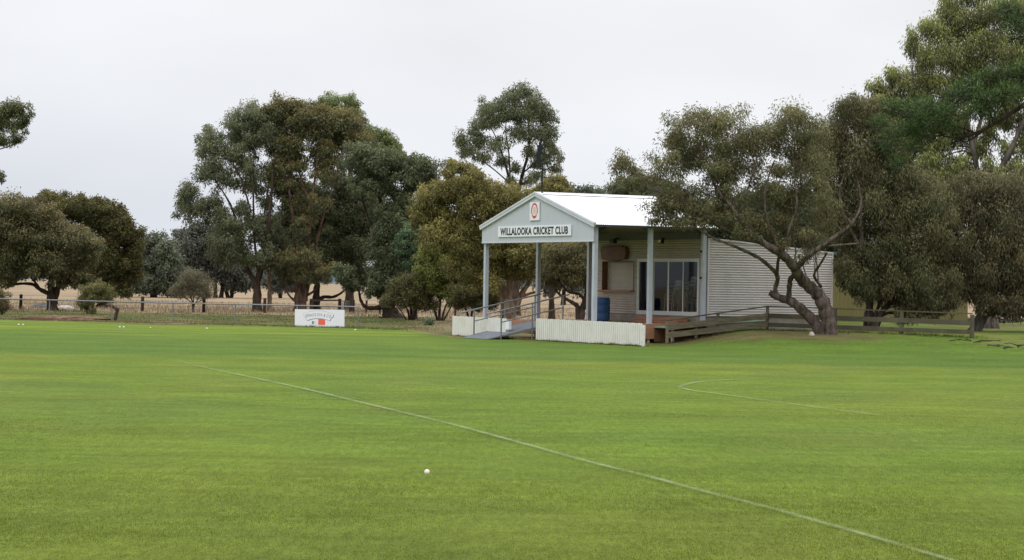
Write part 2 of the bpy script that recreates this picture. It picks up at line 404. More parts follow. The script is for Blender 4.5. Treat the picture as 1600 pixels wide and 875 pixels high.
f4 = rng_(nz(13, 3, (1, 0.14, 1), 0.6), 0.3, 0.7, 0.84, 1.16)
fm = mul(mul(mul(f1, f2), f3), f4)
vm = N.new('ShaderNodeVectorMath'); vm.operation = 'SCALE'; L.new(at_n.outputs['Color'], vm.inputs[0]); L.new(fm, vm.inputs['Scale'])
# pale straw flecks in the turf
sp_ = rng_(nz(60, 3, (1, 0.5, 1), 0.6), 0.64, 0.72, 0.0, 0.5)
mx = N.new('ShaderNodeMix'); mx.data_type = 'RGBA'; L.new(sp_, mx.inputs[0]); L.new(vm.outputs[0], mx.inputs[6]); mx.inputs[7].default_value = (0.19, 0.22, 0.09, 1)
L.new(mx.outputs[2], b.inputs['Base Color']); b.inputs['Roughness'].default_value = 0.9; b.inputs['Specular IOR Level'].default_value = 0.1
bp = N.new('ShaderNodeBump'); bp.inputs['Strength'].default_value = 0.6; bp.inputs['Distance'].default_value = 0.03
L.new(nz(30, 5, (1, 1, 1), 0.7), bp.inputs['Height']); L.new(bp.outputs[0], b.inputs['Normal'])
me.materials.append(m)
o = bpy.data.objects.new('ground', me); link(o); tag(o, kind='structure')

# far low hills
mb = MB(); pts = []
for i in range(241):
    x = -2600 + i * 5200 / 240
    h = 9 + 13 * float(fbm(i * 0.06 + 2, 5.0, 4)) + 1.5 * float(vnoise(i * 1.3, 2.0))
    pts.append((x, h))
vv = []; ff = []
for i, (x, h) in enumerate(pts): vv += [(x, 2500, -1), (x, 2520, h), (x, 2900, h * 1.25)]
for i in range(len(pts) - 1):
    a = i * 3; ff += [(a, a + 3, a + 4, a + 1), (a + 1, a + 4, a + 5, a + 2)]
mb.add(vv, ff, True)
M['hill'] = surf('distant_wooded_hill', (0.105, 0.135, 0.165), 0.95, 0.12, 0.02)  # blue haze of distance is mixed into the hill colour
o = mb.build('hills', M['hill']); tag(o, kind='structure')

# grass blades in the nearer turf and rough tufts further off
def blades(name, xs, ys_, h, wdt, colf, lean=0.6, mat='blade', label=None, cat=None):
    n = len(xs); z = terrain(xs, ys_) - 0.012
    ang = rng.random(n) * 2 * math.pi; ln = rng.random(n) * lean
    hh = h * (0.6 + 0.8 * rng.random(n))
    ca, sa = np.cos(ang), np.sin(ang)
    ww = wdt * (0.7 + 0.6 * rng.random(n))
    V = np.empty((n, 3, 3))
    V[:, 0] = np.stack([xs - sa * ww / 2, ys_ + ca * ww / 2, z], -1)
    V[:, 1] = np.stack([xs + sa * ww / 2, ys_ - ca * ww / 2, z], -1)
    V[:, 2] = np.stack([xs + ca * ln * hh, ys_ + sa * ln * hh, z + hh], -1)
    c = colf(xs, ys_) * (0.8 + 0.5 * rng.random(n))[:, None]
    pale = rng.random(n) < 0.035; c[pale] = np.array([0.20, 0.22, 0.10])
    me = bpy.data.meshes.new(name)
    fast_mesh(me, V.reshape(-1, 3), np.arange(n * 3).reshape(n, 3), np.repeat(c, 3, 0)); me.materials.append(M[mat])
    o = bpy.data.objects.new(name, me); link(o); tag(o, label, cat, kind='stuff'); return o
n = 420000
yy = 1 / (1 / 16.0 - rng.random(n) * (1 / 16.0 - 1 / 46.0))
xx = (rng.random(n) * 2 - 1) * yy * 0.26
clump = fbm(xx * 5, yy * 4, 2); keep = rng.random(n) < np.clip(0.6 + (clump - 0.4) * 1.2, 0.3, 1)
xx, yy = xx[keep], yy[keep]
blades('grass', xx, yy, 0.017, 0.007, lambda a, b_: ground_colour(a, b_) * 1.25, label='short mown green turf blades on the near oval', cat='grass')
# rough and straw tufts along the verge and paddock
n = 110000
yy = 100 + rng.random(n) ** 1.3 * 110; xx = (rng.random(n) * 2 - 1) * yy * 0.26
e = edge_y(xx); kp = (yy > e + 0.3) & (xx < 7)
kp &= rng.random(n) < np.clip(0.2 + (fbm(xx * 0.8, yy * 0.5, 3) - 0.4) * 4, 0.05, 1)
kp &= (yy > e + 1.6)
xx, yy = xx[kp], yy[kp]
blades('rough_grass', xx, yy, 0.06 + 0.16 * ss(134, 142, yy), 0.04, lambda a, b_: ground_colour(a, b_) * 1.05, 0.9, label='rough verge grass and dry straw tufts beyond the rail', cat='grass')

def foot_tufts(lines, n_per_m, h):
    xs, yy_ = [], []
    for (ax, ay), (bx, by), wd_ in lines:
        L_ = math.hypot(bx - ax, by - ay); k = int(L_ * n_per_m); t = rng.random(k)
        xs.append(ax + (bx - ax) * t + rng.normal(size=k) * wd_); yy_.append(ay + (by - ay) * t + rng.normal(size=k) * wd_)
    xs = np.concatenate(xs); yy_ = np.concatenate(yy_); kp = rng.random(len(xs)) < np.clip((vnoise(xs * 4, yy_ * 4) - .25) * 2, .05, 1)
    blades('tuft_grass', xs[kp], yy_[kp], h, 0.022, lambda a, b_: ground_colour(a, b_) * 0.9, 0.8, label='longer uncut grass tufts along the feet of the fences', cat='grass')
_pr, _pl = ground_at(1006, 541.5)[:2], ground_at(708, 525)[:2]
_p2, _p3 = at(1199, 500, 84.6)[:2], at(1519, 500, 80.8)[:2]; _p1 = at(1042.5, 500, 82.5)[:2]
_q = [ground_at(*p)[:2] for p in ((0, 499), (160, 503), (330, 507), (560, 513), (640, 516))]
foot_tufts([(_pr, _pl, .10), (_p1, _p2, .25), (_p2, _p3, .3), (_q[0], _q[1], .35), (_q[1], _q[2], .35), (_q[2], _q[3], .35), (_q[3], _q[4], .4)], 420, 0.085)

# ------------------------------------------------------------------ painted lines on the oval
def linemat():
    m, nt, b = newmat('worn_white_line'); N = nt.nodes; L = nt.links
    tc = N.new('ShaderNodeTexCoord'); n_ = N.new('ShaderNodeTexNoise'); n_.inputs['Scale'].default_value = 22; n_.inputs['Detail'].default_value = 6; n_.inputs['Roughness'].default_value = 0.8
    L.new(tc.outputs['Object'], n_.inputs['Vector'])
    n4 = N.new('ShaderNodeTexNoise'); n4.inputs['Scale'].default_value = 0.7; n4.inputs['Detail'].default_value = 3; L.new(tc.outputs['Object'], n4.inputs['Vector'])
    ad = N.new('ShaderNodeMath'); ad.operation = 'ADD'; L.new(n_.outputs['Fac'], ad.inputs[0])
    ml = N.new('ShaderNodeMath'); ml.operation = 'MULTIPLY'; ml.inputs[1].default_value = 0.55; L.new(n4.outputs['Fac'], ml.inputs[0]); L.new(ml.outputs[0], ad.inputs[1])
    r_ = N.new('ShaderNodeMapRange'); r_.inputs[1].default_value = 0.62; r_.inputs[2].default_value = 0.98; r_.inputs[3].default_value = 0.02; r_.inputs[4].default_value = 0.68
    L.new(ad.outputs[0], r_.inputs[0])
    b.inputs['Base Color'].default_value = (0.34, 0.40, 0.26, 1); b.inputs['Roughness'].default_value = 0.9
    t = N.new('ShaderNodeBsdfTransparent'); mx = N.new('ShaderNodeMixShader')
    fd = N.new('ShaderNodeAttribute'); fd.attribute_name = 'fade'
    fm_ = N.new('ShaderNodeMath'); fm_.operation = 'MULTIPLY'; fm_.use_clamp = True; L.new(r_.outputs[0], fm_.inputs[0]); L.new(fd.outputs['Fac'], fm_.inputs[1])
    L.new(fm_.outputs[0], mx.inputs[0]); L.new(t.outputs[0], mx.inputs[1]); L.new(b.outputs[0], mx.inputs[2]); L.new(mx.outputs[0], N['Material Output'].inputs[0])
    return m
M['line'] = linemat()
def smooth_poly(P, n=8):
    P = [np.array(p, float) for p in P]; o = []
    for i in range(len(P) - 1):
        a = P[max(i - 1, 0)]; b_ = P[i]; c = P[i + 1]; d_ = P[min(i + 2, len(P) - 1)]
        for k in range(n):
            t = k / n
            o.append(0.5 * (2 * b_ + (c - a) * t + (2 * a - 5 * b_ + 4 * c - d_) * t * t + (3 * b_ - a - 3 * c + d_) * t ** 3))
    o.append(P[-1]); return o
def ground_line(name, pxs, w0, w1):
    P = smooth_poly([ground_at(*p)[:2] for p in pxs], 10)
    v = []; f = []
    for i, p in enumerate(P):
        dd = P[min(i + 1, len(P) - 1)] - P[max(i - 1, 0)]; dd = dd / np.linalg.norm(dd); nn = np.array([-dd[1], dd[0]])
        ww = (w0 + (w1 - w0) * i / len(P)) / 2
        for s in (-1.7, 0, 1.7): v.append((*(p + nn * s * ww), 0.018))
    for i in range(len(P) - 1): f += [(i * 3, i * 3 + 1, i * 3 + 4, i * 3 + 3), (i * 3 + 1, i * 3 + 2, i * 3 + 5, i * 3 + 4)]
    o = MB().add(v, f).build(name, M['line']); tag(o, kind='structure')
    fa = o.data.attributes.new('fade', 'FLOAT', 'POINT'); fv = []
    for i in range(len(P)): fv += [0.0, min(1.0, i / 12, (len(P) - 1 - i) / 12), 0.0]
    fa.data.foreach_set('value', fv); return o
ground_line('painted_line', [(262, 561), (320, 575), (390, 590), (480, 610), (600, 639), (700, 663), (800, 690), (915, 722), (1010, 746), (1100, 770), (1190, 793), (1270, 815), (1370, 844), (1475, 875), (1640, 925)], 0.10, 0.065)
ground_line('painted_circle', [(1230, 591), (1125, 595), (1085, 599), (1064, 605), (1075, 610), (1120, 616), (1235, 632), (1350, 647), (1475, 662)], 0.12, 0.07)

# ------------------------------------------------------------------ text
def text_mesh(body, bold=0.0, spacing=1.0):
    c = bpy.data.curves.new('lettering', 'FONT'); c.body = body; c.offset = bold; c.resolution_u = 3; c.space_character = spacing
    c.align_x = 'CENTER'; c.align_y = 'CENTER'
    o = bpy.data.objects.new('lettering', c); COL.objects.link(o)
    bpy.context.view_layer.update()
    me = bpy.data.meshes.new_from_object(o.evaluated_get(bpy.context.evaluated_depsgraph_get()))
    COL.objects.unlink(o); bpy.data.objects.remove(o)
    v = np.array([p.co[:] for p in me.vertices]); lo, hi = v.min(0), v.max(0)
    v = (v - (lo + hi) / 2) / (hi - lo + 1e-9)       # unit box -0.5..0.5
    f = [tuple(p.vertices) for p in me.polygons]
    return v, f

# ------------------------------------------------------------------ pavilion frame (local x = away along the ridge, y = across the gable, left)
G = np.array([2.92, 82.6]); RZ = math.atan2(0.49, 0.872)
S2 = np.array([math.cos(RZ), math.sin(RZ)]); F2 = np.array([-S2[1], S2[0]])
W = 8.0; LEN = 4.62; EAVE = 4.2; APEX = 5.33; DECK = 0.68
def wl(a, b_): p = G + S2 * a + F2 * b_; return p
shelter = thing('open_shelter', 'pale blue-grey gabled open shelter with white iron roof on steel posts over a timber deck', 'shelter', (G[0], G[1], 0), RZ)
post_px = [(0, 0), (0, W), (LEN / 2, 0), (LEN / 2, W), (LEN, 0), (LEN, W)]
for a, b_ in post_px:
    mb = MB()
    z1 = EAVE - 0.1
    yi = 0.0
    # C-section steel post: web, two flanges, lips
    z0 = DECK + 0.002 if a > 1 else 0
    h_ = 0.074
    mb.box(a - h_, a + h_, b_ - h_, b_ - h_ + .012, z0, z1)
    mb.box(a - h_, a - h_ + .012, b_ - h_ + .012, b_ + h_, z0, z1)
    mb.box(a + h_ - .012, a + h_, b_ - h_ + .012, b_ + h_, z0, z1)
    mb.box(a - h_ + .012, a - 0.025, b_ + h_ - .012, b_ + h_ - .001, z0, z1)
    mb.box(a + 0.025, a + h_ - .012, b_ + h_ - .012, b_ + h_ - .001, z0, z1)
    mb.box(a - 0.11, a + 0.11, b_ - 0.11, b_ + 0.11, z0, z0 + 0.015)
    mb.build('post', M['steel'], shelter)
def rake_z(b_): return APEX - abs(b_ - W / 2) * (APEX - EAVE) / (W / 2)
# gable panel with shallow vertical ribs
mb = MB(); v = []; f = []
nb = 160; y0, y1 = -0.12, W + 0.12
for i in range(nb + 1):
    b_ = y0 + (y1 - y0) * i / nb
    dx = -0.125 - (0.012 if (i % 8) < 1 else 0.0)
    v += [(dx, b_, 3.60), (dx, b_, rake_z(b_) - 0.05)]
for i in range(nb): f.append((i * 2, i * 2 + 1, i * 2 + 3, i * 2 + 2))
mb.add(v, f)
mb.box(-0.120, -0.105, y0, y1, 3.60, 4.15)
mb.build('gable_panel', M['gable'], shelter)
mb = MB(); mb.box(-0.15, -0.105, y0 - 0.003, y1 + 0.003, 3.575, 3.612); mb.build('fascia_trim', M['barge'], shelter)
# barge boards
for s in (-1, 1):
    mb = MB()
    p = (-0.16, W / 2, APEX + 0.03); q = (-0.16, W / 2 + s * (W / 2 + 0.22), EAVE - 0.035)
    mb.bar(p, q, 0.09, 0.17); mb.bar((p[0] - 0.05, p[1], p[2] + 0.04), (q[0] - 0.05, q[1], q[2] + 0.04), 0.02, 0.05)
    mb.build('barge_board', M['barge'], shelter)
# corrugated roof, corrugations run down the slope
A0, A1 = -0.2, LEN + 0.45
mb = MB()
nw = int((A1 - A0) / 0.076) * 6
for s in (-1, 1):
    v = []; f = []
    for i in range(nw + 1):
        a = A0 + (A1 - A0) * i / nw; dz = 0.011 * math.cos(2 * math.pi * i / 6)
        v += [(a, W / 2, APEX + 0.05 + dz), (a, W / 2 + s * (W / 2 + 0.25), EAVE - 0.02 + dz)]
    for i in range(nw): f.append((i * 2, i * 2 + 2, i * 2 + 3, i * 2 + 1) if s > 0 else (i * 2, i * 2 + 1, i * 2 + 3, i * 2 + 2))
    mb.add(v, f, True)
roof = mb.build('roof', M['roof'], shelter)
mb = MB()
for s in (-1, 1):
    mb.bar((A0 - 0.02, W / 2 + s * 0.11, APEX + 0.052), (A1 + 0.02, W / 2 + s * 0.11, APEX + 0.052), 0.24, 0.012, up=(0, s * 0.27, 1))
mb.tube([(A0 - 0.02, W / 2, APEX + 0.085), (A1 + 0.02, W / 2, APEX + 0.085)], 0.028, 8)
mb.build('ridge_cap', M['roof'], roof)
# beams, rafters, purlins
mb = MB()
for a in (-0.02, LEN / 2, LEN - 0.02):
    for s in (-1, 1):
        mb.bar((a, W / 2, APEX - 0.16), (a, W / 2 + s * W / 2, EAVE - 0.15), 0.07, 0.2)
mb.build('rafter', M['beam'], shelter)
for a in (0.06, LEN - 0.14):
    mb = MB(); mb.box(a - 0.04, a + 0.04, 0.11, W - 0.11, 3.76 if a > 1 else 3.63, 4.04 if a > 1 else 3.85); mb.build('cross_beam', M['beam'], shelter)
for b_ in (W,):
    mb = MB(); mb.box(0.105, LEN / 2 - 0.105, b_ - 0.03, b_ + 0.03, 3.78, 4.06); mb.box(LEN / 2 + 0.105, LEN - 0.105, b_ - 0.03, b_ + 0.03, 3.78, 4.06)
    mb.build('eave_beam', M['beam'], shelter)
for s in (-1, 1):
    for k in range(5):
        t = (k + 0.4) / 5.0
        b_ = W / 2 + s * t * W / 2; z = rake_z(b_) - 0.03
        mb = MB(); mb.bar((A0 + 0.1, b_, z), (A1 - 0.1, b_, z), 0.05, 0.09); mb.build('purlin', M['purlin'], shelter)
for yy_ in (-0.2, W + 0.2): MB().bar((A0 + 0.06, yy_, EAVE - 0.06), (A1 - 0.02, yy_, EAVE - 0.06), 0.03, 0.07).build('eave_trim', M['beam'], shelter)
# deck: boards, side boards, stumps
mb = MB(); D0 = 0.92
k = 0; b_ = -0.22
while b_ < W + 0.15:
    mb.box(D0, LEN - 0.03, b_, b_ + 0.134, DECK - 0.03, DECK - 0.001 * (k % 3)); b_ += 0.14; k += 1
deck = mb.build('deck', M['deck'], shelter)
mb = MB()
for k in range(4):
    z = DECK - 0.035 - 0.125 * k
    mb.box(D0 - 0.0, LEN + 0.02, -0.25 - 0.004 * (k % 2), -0.222, z - 0.118, z)
    mb.box(D0 - 0.03, D0 - 0.002, -0.222, W + 0.15, z - 0.118, z)
mb.build('deck_skirt', M['deck'], deck)
for a in (1.1, 2.2, 3.2, 4.2):
    for b_ in (-0.12, 3, 6):
        mb = MB(); mb.tube([(a, b_, -0.1), (a, b_, DECK - 0.04)], 0.07, 10); mb.build('stump', M['stone'], deck)
# step box in front of the door
mb = MB()
for k in range(3): mb.box(4.12 + k * 0.15, 4.26 + k * 0.15, 0.85, 3.85, 0.875, 0.90)
for k in range(2): mb.box(4.115, 4.14, 0.86, 3.84, 0.685 + k * 0.1, 0.775 + k * 0.1)
mb.box(4.14, 4.55, 0.86, 0.88, 0.685, 0.874); mb.box(4.14, 4.55, 3.82, 3.84, 0.685, 0.874)
mb.build('door_step', M['deck'], shelter)

# ------------------------------------------------------------------ clubroom behind the shelter
club = thing('clubroom', 'cream corrugated iron clubroom with white sliding glass door and a serving hatch', 'building', (G[0], G[1], 0), RZ)
PITCHC = 0.090; AMP = 0.020
def corr(mb, p, q, z0, z1, out_, zt=None, n=8):
    """horizontal corrugated sheet from plan point p to q; out_ = outward unit normal in plan; zt(s) optional sloping top"""
    p = np.array(p, float); q = np.array(q, float); out_ = np.array(out_, float)
    rows = []; z = z0; k = 0
    zs = []
    while z < z1 - 1e-6: zs.append(z); z += PITCHC / n
    zs.append(z1)
    cols = 1 if zt is None else 60
    v = []; f = []
    for j, z in enumerate(zs):
        o_ = AMP * math.cos(2 * math.pi * (z / PITCHC))
        for i in range(cols + 1):
            s = i / cols; pt = p + (q - p) * s + out_ * o_
            zz = z if zt is None else min(z, zt(s))
            v.append((pt[0], pt[1], zz))
    for j in range(len(zs) - 1):
        for i in range(cols):
            a = j * (cols + 1) + i
            if zt is not None and zs[j] >= zt((i + 0.5) / cols): continue
            f.append((a, a + 1, a + cols + 2, a + cols + 1))
    mb.add(v, f, True)
WA = LEN + 0.12           # plane of the front wall
DB0, DB1, DZ0, DZ1 = 0.40, 4.60, 0.98, 3.07
HB0, HB1, HZ0, HZ1 = 4.92, 7.18, 1.86, 2.95
mb = MB(); ob = (-1, 0); Z0 = 0.96; Z1 = 4.02
corr(mb, (WA, -0.02), (WA, DB0 - 0.0), Z0, Z1, ob)
corr(mb, (WA, DB0), (WA, DB1), DZ1, Z1, ob)
corr(mb, (WA, DB1), (WA, HB0), Z0, Z1, ob)
corr(mb, (WA, HB0), (WA, HB1), Z0, HZ0, ob)
corr(mb, (WA, HB0), (WA, HB1), HZ1, Z1, ob)
corr(mb, (WA, HB1), (WA, W), Z0, Z1, ob)
# gable infill above
mb.add([(WA + .03, 0, 3.9), (WA + .03, W, 3.9), (WA + .03, W, EAVE - 0.05), (WA + .03, W / 2, APEX - 0.04), (WA + .03, 0, EAVE - 0.05)], [(0, 1, 2, 3, 4)])
wall = mb.build('front_wall', M['cream_shaded'], club)
mb = MB(); WE = WA + 5.62
top = lambda s: 3.78 - 0.42 * s
corr(mb, (WA + 0.07, -0.06), (WE, -0.06), Z0, 3.8, (0, -1), top)
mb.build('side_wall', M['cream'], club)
mb = MB(); corr(mb, (WE + 0.02, -0.04), (WE + 0.02, W), Z0, 3.36, (1, 0)); corr(mb, (WA + 0.07, W + 0.04), (WE, W + 0.04), Z0, 3.78, (0, 1), top)
mb.build('rear_wall', M['cream'], club)
mb = MB()
mb.bar((WA + 0.10, -0.085, 3.80), (WE + 0.04, -0.085, 3.38), 0.05, 0.055)
mb.bar((WA + 0.05, -0.05, 0.96), (WA + 0.05, -0.05, 3.8), 0.075, 0.075, up=(1, 0, 0)); mb.bar((WE + 0.02, -0.07, 0.96), (WE + 0.02, -0.07, 3.38), 0.05, 0.05, up=(1, 0, 0))
mb.build('flashing', M['cream'], club)
mb = MB(); mb.bar((WE + 0.12, -0.12, 3.37), (WE + 0.12, W + 0.1, 3.37), 0.13, 0.11); mb.build('gutter', M['greyink'], club)
mb = MB(); mb.add([(WA + 0.06, -0.03, 3.815), (WE + 0.1, -0.03, 3.395), (WE + 0.1, W + 0.03, 3.395), (WA + 0.06, W + 0.03, 3.815)], [(0, 1, 2, 3)]); mb.build('roof', M['roof'], club)
mb = MB(); mb.box(WA + 0.02, WE, 0.0, W, 0.1, 0.955); mb.box(WA - 0.05, WA + 0.015, 0.0, W, DECK + 0.002, 0.95); mb.build('base', M['concrete'], club)
mb = MB()  # lining of the room
mb.add([(WA + .06, .02, .97), (WE - .04, .02, .97), (WE - .04, W - .04, .97), (WA + .06, W - .04, .97)], [(0, 1, 2, 3)])
mb.add([(WE - .06, .02, .97), (WE - .06, W - .04, .97), (WE - .06, W - .04, 3.3), (WE - .06, .02, 3.3)], [(0, 1, 2, 3)])
mb.add([(WA + .06, W - .05, .97), (WE - .06, W - .05, .97), (WE - .06, W - .05, 3.3), (WA + .06, W - .05, 3.3)], [(0, 1, 2, 3)])
mb.add([(WA + .06, .01, .97), (WE - .06, .01, .97), (WE - .06, .01, 3.3), (WA + .06, .01, 3.3)], [(0, 1, 2, 3)])
mb.add([(WA + .06, .02, 3.31), (WE - .06, .02, 3.31), (WE - .06, W - .05, 3.31), (WA + .06, W - .05, 3.31)], [(0, 1, 2, 3)])
mb.build('room_lining', M['room'], club)
# sliding door: four glazed leaves
door = MB()
x0, x1 = WA - 0.055, WA + 0.04
door.box(x0, x1, DB0, DB1, DZ1 - 0.075, DZ1 + 0.0); door.box(x0 - 0.01, x1, DB0, DB1, DZ0 - 0.02, DZ0 + 0.085)
door.box(x0 + .001, x1, DB0, DB0 + 0.075, DZ0 + .085, DZ1 - .075); door.box(x0 + .001, x1, DB1 - 0.075, DB1, DZ0 + .085, DZ1 - .075)
door = door.build('door_frame', M['alu'], club)
step = (DB1 - DB0 - 0.15) / 4
for k in range(4):
    ya = DB0 + 0.075 + k * step; yb = ya + step
    xx0 = WA - 0.035 + (0.03 if k in (1, 2) else 0)
    mb = MB()
    mb.box(xx0, xx0 + 0.025, ya + .002, ya + 0.048, DZ0 + .087, DZ1 - .077); mb.box(xx0, xx0 + 0.025, yb - 0.048, yb - .002, DZ0 + .087, DZ1 - .077)
    mb.box(xx0, xx0 + 0.025, ya + 0.048, yb - 0.048, DZ0 + .087, DZ0 + 0.13); mb.box(xx0, xx0 + 0.025, ya + 0.048, yb - 0.048, DZ1 - 0.12, DZ1 - .077)
    lf = mb.build('door_leaf', M['alu'], club)
    mb = MB(); mb.add([(xx0 + 0.012, ya + 0.048, DZ0 + .13), (xx0 + 0.012, yb - 0.048, DZ0 + .13), (xx0 + 0.012, yb - 0.048, DZ1 - .12), (xx0 + 0.012, ya + 0.048, DZ1 - .12)], [(3, 2, 1, 0)])
    mb.build('glass_pane', M['glass'], lf)
# serving hatch: dark reveals, roller shutter, sill
mb = MB(); dp = 0.26
mb.box(WA - 0.02, WA + dp, HB0 - 0.02, HB0, HZ0, HZ1); mb.box(WA - 0.02, WA + dp, HB1, HB1 + 0.03, HZ0, HZ1); mb.box(WA - 0.02, WA + dp, HB0 - .02, HB1 + .03, HZ1, HZ1 + 0.03)
hatch = mb.build('hatch_frame', M['darkwood'], club)
mb = MB(); v = []; f = []; nz_ = 96
for i in range(nz_ + 1):
    z = HZ0 + (HZ1 - HZ0) * i / nz_; dx = 0.010 * abs(math.sin(math.pi * (z - HZ0) / 0.09))
    v += [(WA + dp - 0.03 - dx, HB0, z), (WA + dp - 0.03 - dx, HB1, z)]
for i in range(nz_): f.append((2 * i, 2 * i + 1, 2 * i + 3, 2 * i + 2))
mb.add(v, f); mb.build('roller_shutter', M['shutter'], hatch)
mb = MB(); mb.box(WA - 0.2, WA + dp, HB0 - 0.06, HB1 + 0.06, HZ0 - 0.06, HZ0); mb.build('counter_sill', M['deck'], hatch, 0.01)
# lamps on the cross beam
mb = MB(); mb.box(LEN - 0.36, LEN - 0.24, 2.30, 2.50, 3.63, 3.78); mb.box(LEN - 0.24, LEN - 0.19, 2.36, 2.44, 3.66, 3.83); lampo = mb.build('wall_lamp', M['black'], shelter)
mb = MB(); mb.box(LEN - 0.374, LEN - 0.361, 2.32, 2.48, 3.65, 3.76); mb.build('lens', M['lamp'], lampo)
mb = MB(); mb.bar((LEN - 0.2, 5.6, 3.86), (LEN - 0.42, 5.5, 3.78), 0.05, 0.05); mb.bar((LEN - 0.42, 5.72, 3.74), (LEN - 0.50, 5.3, 3.70), 0.14, 0.12); mb.build('wall_lamp', M['black'], shelter)
for z_ in (3.28, 2.32): MB().box(LEN - .13, LEN - .105, -.03, .05, z_, z_ + .08).build('bracket', M['black'], shelter)

# ------------------------------------------------------------------ signs on the gable
def on_gable(b_, z, t): return (-t, b_, z)
sx0, sx1, sz0, sz1 = 1.41, 6.80, 3.80, 4.20
sg = thing('name_sign', 'long white sign reading WILLALOOKA CRICKET CLUB in black capitals on the gable', 'sign', (*(wl(-0.14, 0)), 0), RZ)
mb = MB(); mb.box(-0.035, -0.005, sx0, sx1, sz0, sz1); mb.build('sign_board', M['white'], sg)
v, f = text_mesh('WILLALOOKA CRICKET CLUB', 0.034, 1.08)
tw, th = (sx1 - sx0) * 0.93, 0.285
mb = MB(); mb.add([(-0.042, (sx0 + sx1) / 2 - p[0] * tw, (sz0 + sz1) / 2 + p[1] * th) for p in v], [q for q in f]); mb.build('lettering', M['ink'], sg)
cs = thing('crest_sign', 'small white club crest sign with a red oval ring below the gable peak', 'sign', (*(wl(-0.14, 0)), 0), RZ)
mb = MB(); mb.box(-0.035, -0.005, 3.70, 4.40, 4.385, 5.06); mb.build('sign_board', M['white'], cs)
def ringpts(rx, rz_, a0, a1, n=40):
    return [(math.cos(a0 + (a1 - a0) * i / n) * rx, math.sin(a0 + (a1 - a0) * i / n) * rz_) for i in range(n + 1)]
def flat(mb, pts, x, c=(4.05, 4.74)): mb.add([(x, c[0] - p[0], c[1] + p[1]) for p in pts], [tuple(range(len(pts)))])
mb = MB()
o_ = ringpts(0.245, 0.285, R(-25), R(205)); i_ = ringpts(0.175, 0.22, R(-25), R(205))
for k in range(len(o_) - 1): flat(mb, [o_[k], o_[k + 1], i_[k + 1], i_[k]], -0.038)
o_ = ringpts(0.22, 0.285, R(215), R(325)); i_ = ringpts(0.20, 0.19, R(215), R(325))
for k in range(len(o_) - 1): flat(mb, [o_[k], o_[k + 1], i_[k + 1], i_[k]], -0.038)
mb.build('red_ring', M['red'], cs)
mb = MB()
for q in (-0.075, 0.0, 0.075):
    flat(mb, [(q + 0.025 * math.cos(t), 0.02 + 0.13 * math.sin(t) + (0.03 if q == 0 else 0)) for t in np.linspace(0, 2 * math.pi, 17)[:-1]], -0.039)
flat(mb, [(-0.13, -0.125), (0.13, -0.125), (0.11, -0.10), (-0.11, -0.10)], -0.039)
mb.build('emblem', M['tan'], cs)
# timber board over the hatch
tb = thing('timber_board', 'dark brown slab of timber mounted above the serving hatch', 'board', (*(wl(WA, 0)), 0), RZ)
mb = MB()
pts = [(5.28, 3.50), (5.22, 3.30), (5.30, 3.05), (5.6, 3.03), (6.0, 2.985), (6.45, 2.99), (6.85, 3.03), (6.98, 3.06), (7.02, 3.22), (7.08, 3.42), (7.05, 3.55), (6.6, 3.57), (6.1, 3.555), (5.7, 3.565)]
extrude_outline(mb, pts, lambda u, w_, t: (t, u, w_), -0.20, -0.03)
mb.build('slab', M['darkwood'], tb, 0.012)

# ------------------------------------------------------------------ weather vane
wp = wl(0.10, W / 2)
wv = thing('weather_vane', 'black steel weather vane with a standing cricketer figure above the gable peak', 'weather vane', (wp[0], wp[1], APEX + 0.06), 0)
mb = MB(); mb.tube([(0, 0, -0.05), (0, 0, 1.06)], 0.032, 8); mb.tube([(0, 0, -.02), (0, 0, .06)], [0.07, 0.04], 8); mb.build('pole', M['black'], wv)
mb = MB()
for z, r_ in ((0.60, 0.33), (0.90, 0.26)):
    mb.tube([(-r_, 0.03, z), (r_, -0.03, z)], 0.016, 6)
    if z < 0.7: mb.tube([(0.03, -r_, z), (-0.03, r_, z)], 0.009, 6)
mb.tube([(-0.30, 0, 0.66), (0, 0, 0.84)], 0.007, 6)
mb.build('direction_arms', M['black'], wv)
mb = MB(); mb.box(-0.22, 0.17, -0.02, 0.02, 1.06, 1.10)
mb.build('platform', M['black'], wv)
mb = MB()
# flat cut-out of a robed figure with a raised bat, plate 12 mm thick
fig = [(-0.20, 1.10), (-0.08, 1.10), (-0.075, 1.22), (-0.045, 1.28), (-0.06, 1.38), (-0.02, 1.48), (-0.005, 1.62), (-0.015, 1.76), (-0.045, 1.80), (-0.045, 1.84), (-0.06, 1.885), (-0.10, 1.90), (-0.14, 1.88), (-0.155, 1.83), (-0.14, 1.79), (-0.17, 1.77), (-0.215, 1.84), (-0.27, 1.90), (-0.285, 1.885), (-0.235, 1.80), (-0.20, 1.70), (-0.20, 1.56), (-0.215, 1.42), (-0.205, 1.25)]
extrude_outline(mb, fig, lambda u, w_, t: (u, t, w_), -0.012, 0.012)
mb.bar((-0.215, 0, 1.10), (-0.225, 0, 1.56), 0.015, 0.03)
mb.build('figure', M['black'], wv)

